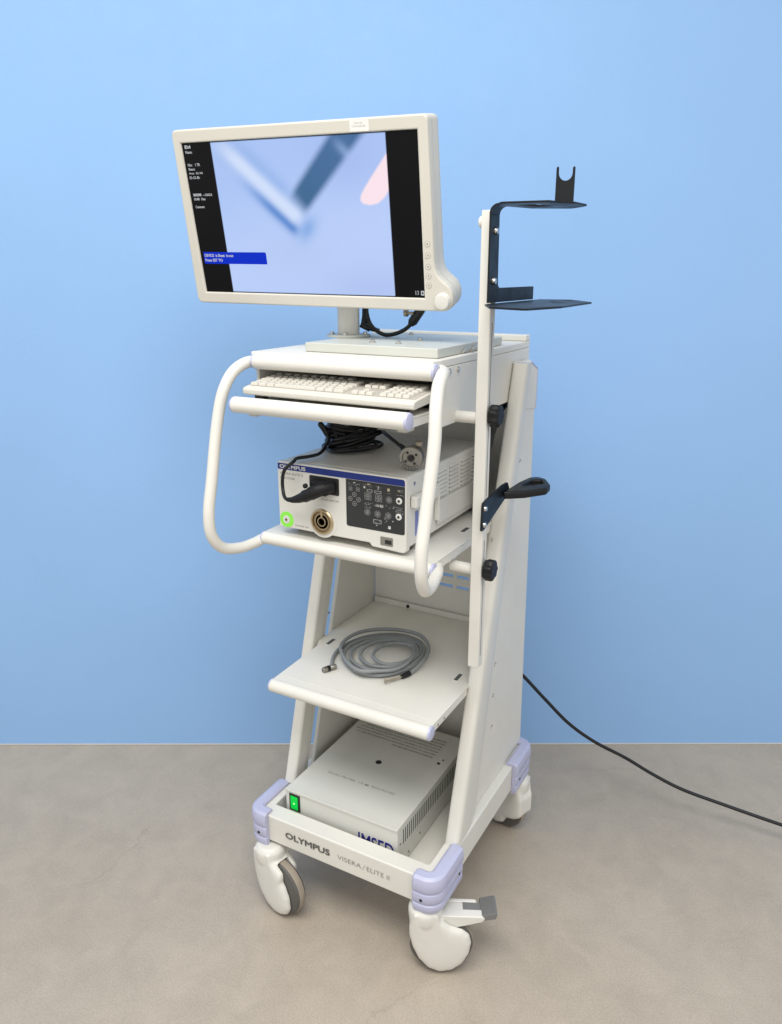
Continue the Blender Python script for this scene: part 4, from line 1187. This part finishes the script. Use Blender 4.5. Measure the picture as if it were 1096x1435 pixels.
# ------------------------------------------------------------------ grey cable on the middle shelf
gc = thing('light_cable', 'grey coiled cable with metal end fittings lying on the middle shelf', 'cable', (-.04, .30, .737))
b = B()
ctl = [(-.128, .155), (-.160, .215), (-.172, .280), (-.140, .375), (-.060, .425), (.020, .415), (.062, .350), (.066, .260), (.020, .185), (-.050, .170), (-.125, .215),
       (-.150, .290), (-.110, .375), (-.030, .410), (.045, .385), (.068, .310), (.045, .225), (-.020, .185), (-.095, .210), (-.128, .275),
       (-.100, .350), (-.030, .395), (.040, .375), (.058, .300), (.030, .225), (-.030, .205), (-.085, .240), (-.095, .300),
       (-.060, .360), (.005, .380), (.050, .335), (.048, .260), (.005, .225), (-.045, .245), (-.055, .300), (-.025, .350), (.025, .355), (.052, .305), (.060, .250), (.045, .205), (.010, .172), (-.030, .150), (-.105, .190), (-.160, .260), (-.150, .350), (-.080, .415), (.010, .425), (.070, .370), (.088, .290), (.078, .232)]
n = len(ctl)
pz = []
for i, (x, y) in enumerate(ctl):
    z = .7425 + .0255 * (i / (n - 1)) + .0015 * math.sin(i * 1.9)
    if i < 3: z = .7435
    if i > n - 5: z = .768 - (i - (n - 5)) * .0045
    pz.append((x, y, z))
pz[-1] = (.078, .232, .7435)
b.tube(smooth_path(pz, 7), .0054, n=12)
part('cable', b, MT['greycable'], gc)
Me = frame_m((-.128, .157, .7435), Z3, Vector((.82, -.57, 0)))   # axis
dv_ = Vector((-.45, -.89, 0)).normalized()
Me = Matrix.Translation((-.126, .160, .7455)) @ dv_.to_track_quat('Z', 'Y').to_matrix().to_4x4()
b = B(); b.lathe([(.0058, -.010), (.0075, -.008), (.0075, .006), (.0068, .007), (.0068, .010)], Me, n=22); b.fix(); e1 = part('end_fitting', b, MT['dullsteel'], gc)
b = B(); b.lathe([(.0082, .0102), (.0082, .018)], Me, n=22); b.fix(); part('fitting_band', b, MT['black'], e1)
b = B(); b.lathe([(.0075, .0182), (.0080, .020), (.0080, .029), (.0062, .0305), (.0058, .033), (.003, .033), (.0028, .029)], Me, n=22); b.fix(); part('fitting_tip', b, MT['dullsteel'], e1)
b = B()
b.tube([(.078, .235, .7445), (.074, .222, .7445), (.068, .206, .7445)], [.0075, .0075, .006], n=14); part('end_boot', b, MT['black'], gc)
b = B()
b.tube([(.069, .207, .745), (.058, .186, .745), (.046, .162, .746)], [.0022, .0026, .0020], n=10)
b.tube([(.066, .200, .745), (.052, .182, .744), (.032, .170, .744)], [.0022, .0022, .0018], n=10)
b.tube([(.046, .162, .746), (.043, .156, .746)], [.0034, .003], n=10)
part('end_prong', b, MT['tan'], gc)

# ------------------------------------------------------------------ isolation box at the bottom
XL, XR, XV, XB, XT = -.240, .133, .066, .232, .366
iso = thing('power_supply_box', 'flat pale grey steel power box with a lit green switch, sitting in the cart base', 'power box', ((XL + XR) / 2, .30, .229))
b = B(); b.box((XL, XV, XB), (XR, .545, XT)); cs = part('case', b, MT['box'], iso, bevel=.0025, seg=2)
b = B(); b.box((XL - .0006, XV - .0022, XT - .0075), (XR + .0006, XV + .004, XT + .0008)); part('front_lip', b, MT['box'], cs, bevel=.0015)
for (uu, vv) in ((XL + .03, .10), (XR - .03, .10), (XL + .03, .5), (XR - .03, .5)):
    b = B(); b.lathe([(.012, .2288), (.012, XB + .001)], Matrix.Translation((uu, vv, 0)), n=16); part('foot', b, MT['slot'], cs)
Mf_ = frame_m((0, XV - .0002, 0), X3, Z3)
b = B(); b.prism(rect(-.2265, .300, -.1890, .3555), Mf_, .002); sw = part('power_switch', b, MT['dark'], iso, bevel=.0008)
b = B(); b.prism(rect(-.2205, .306, -.1960, .3495), frame_m((0, XV - .0022, 0), X3, Z3), .0025); part('switch_rocker', b, MT['switchgreen'], sw, bevel=.001)
b = B(); b.lathe([(.0022, 0), (.0022, .0004)], frame_m((-.208, XV - .0047, .3265), X3, Z3), n=12); part('switch_light', b, MT['switchdot'], sw)
b = B(); b.mesh(text_mesh('IMSED', .046, .0003, .012, .114), Matrix.Translation((.008, XV - .0003, .2675)) @ front_m(0)); part('lettering', b, MT['navyink'], cs)
b = B(); b.mesh(text_mesh('DUAL FILTER  +0', .0085, .0002, -.005, .120), Matrix.Translation((-.172, .186, XT + .0002)) @ Matrix.Rotation(.018, 4, 'Z'))
b.mesh(text_mesh('MON-POWER', .0085, .0002, -.005, .078), Matrix.Translation((-.024, .189, XT + .0002)) @ Matrix.Rotation(.018, 4, 'Z'))
b.box((-.046, .1885, XT + .0002), (-.033, .1955, XT + .0004))
part('lettering', b, MT['thinink'], cs)
b = B()
txts = ['CAUTION: TO REDUCE THE RISK OF ELECTRIC SHOCK DO NOT REMOVE COVER', 'NO USER SERVICEABLE PARTS INSIDE REFER SERVICING TO QUALIFIED', 'PERSONNEL. CONNECT ONLY MEDICAL EQUIPMENT OF THE SYSTEM', 'ATTENTION: POUR REDUIRE LE RISQUE DE CHOC ELECTRIQUE NE PAS', 'RETIRER LE COUVERCLE. CONFIER LA REPARATION AU PERSONNEL', 'DO NOT EXCEED THE MAXIMUM OUTPUT POWER RATING', 'GROUNDING RELIABILITY CAN ONLY BE ACHIEVED']
for k, t in enumerate(txts):
    x0 = -.215 + .012 * (k % 3) if k > 2 else -.06
    wd = (.075 - x0) if k > 2 else .14
    if k == 0: x0, wd = -.075, .145
    if k == 1: x0, wd = -.215, .288
    if k == 2: x0, wd = -.225, .298
    b.mesh(text_mesh(t, .0058, .0002, .012, wd), Matrix.Translation((x0, .404 + .0155 * k, XT + .0002)))
part('warning_lettering', b, MT['ink'], cs)
b = B(); b.lathe([(.0095, 0), (.0095, .0008), (.0070, .0008), (.006, .0003), (.001, .0003)], Matrix.Translation((-.064, .305, XT + .0002)), n=24); part('screw_hole', b, MT['dark'], cs)
b = B(); b.lathe([(.005, 0), (.005, .001), (.001, .0016)], Matrix.Translation((.100, .388, XT + .0002)), n=16); part('screw', b, MT['dark'], cs); b = B(); b.lathe([(.003, 0), (.003, .001), (.001, .0012)], Matrix.Translation((.105, .41, XT + .0002)), n=12); part('screw', b, MT['dark'], cs)
b = B()
for k in range(34):
    v0 = .098 + k * .0118
    b.box((XR + .0001, v0, .298), (XR + .0006, v0 + .0042, .346))
part('vent_slit', b, MT['slot'], cs)
for (vv, zz) in ((.082, .310), (.082, .275), (.20, .262), (.13, .250)):
    b = B(); b.lathe([(.0035, 0), (.0035, .001), (.001, .0015)], frame_m((XR + .0001, vv, zz), Y3, Z3), n=12); part('screw', b, MT['ventshade'], cs)

# dark cable behind the power box
rc = thing('mains_lead', 'black mains lead looping behind the power box in the cart base', 'cable', (.18, .50, .2285))
b = B(); b.tube(smooth_path([(.13, .585, .33), (.17, .56, .40), (.205, .52, .455), (.222, .47, .46), (.226, .43, .42), (.222, .46, .34), (.20, .52, .26), (.15, .59, .236)], 8), .0075, n=12); part('cable', b, MT['cable'], rc)

# power cord to the right
pw = thing('mains_cable', 'long black power cord running from behind the cart to the right above the floor', 'cord', (.8, 1.0, 0))
b = B()
b.tube(smooth_path([(.10, .69, .62), (.16, .735, .585), (.215, .775, .520), (.290, .815, .425), (.370, .852, .332), (.450, .895, .262), (.553, .940, .203), (.640, .957, .160), (.735, .967, .128), (.880, .983, .104), (1.063, .997, .083), (1.3, 1.02, .060), (1.6, 1.04, .030), (1.9, 1.05, .006)], 10), .0058, n=12)
part('cord', b, MT['cable'], pw)
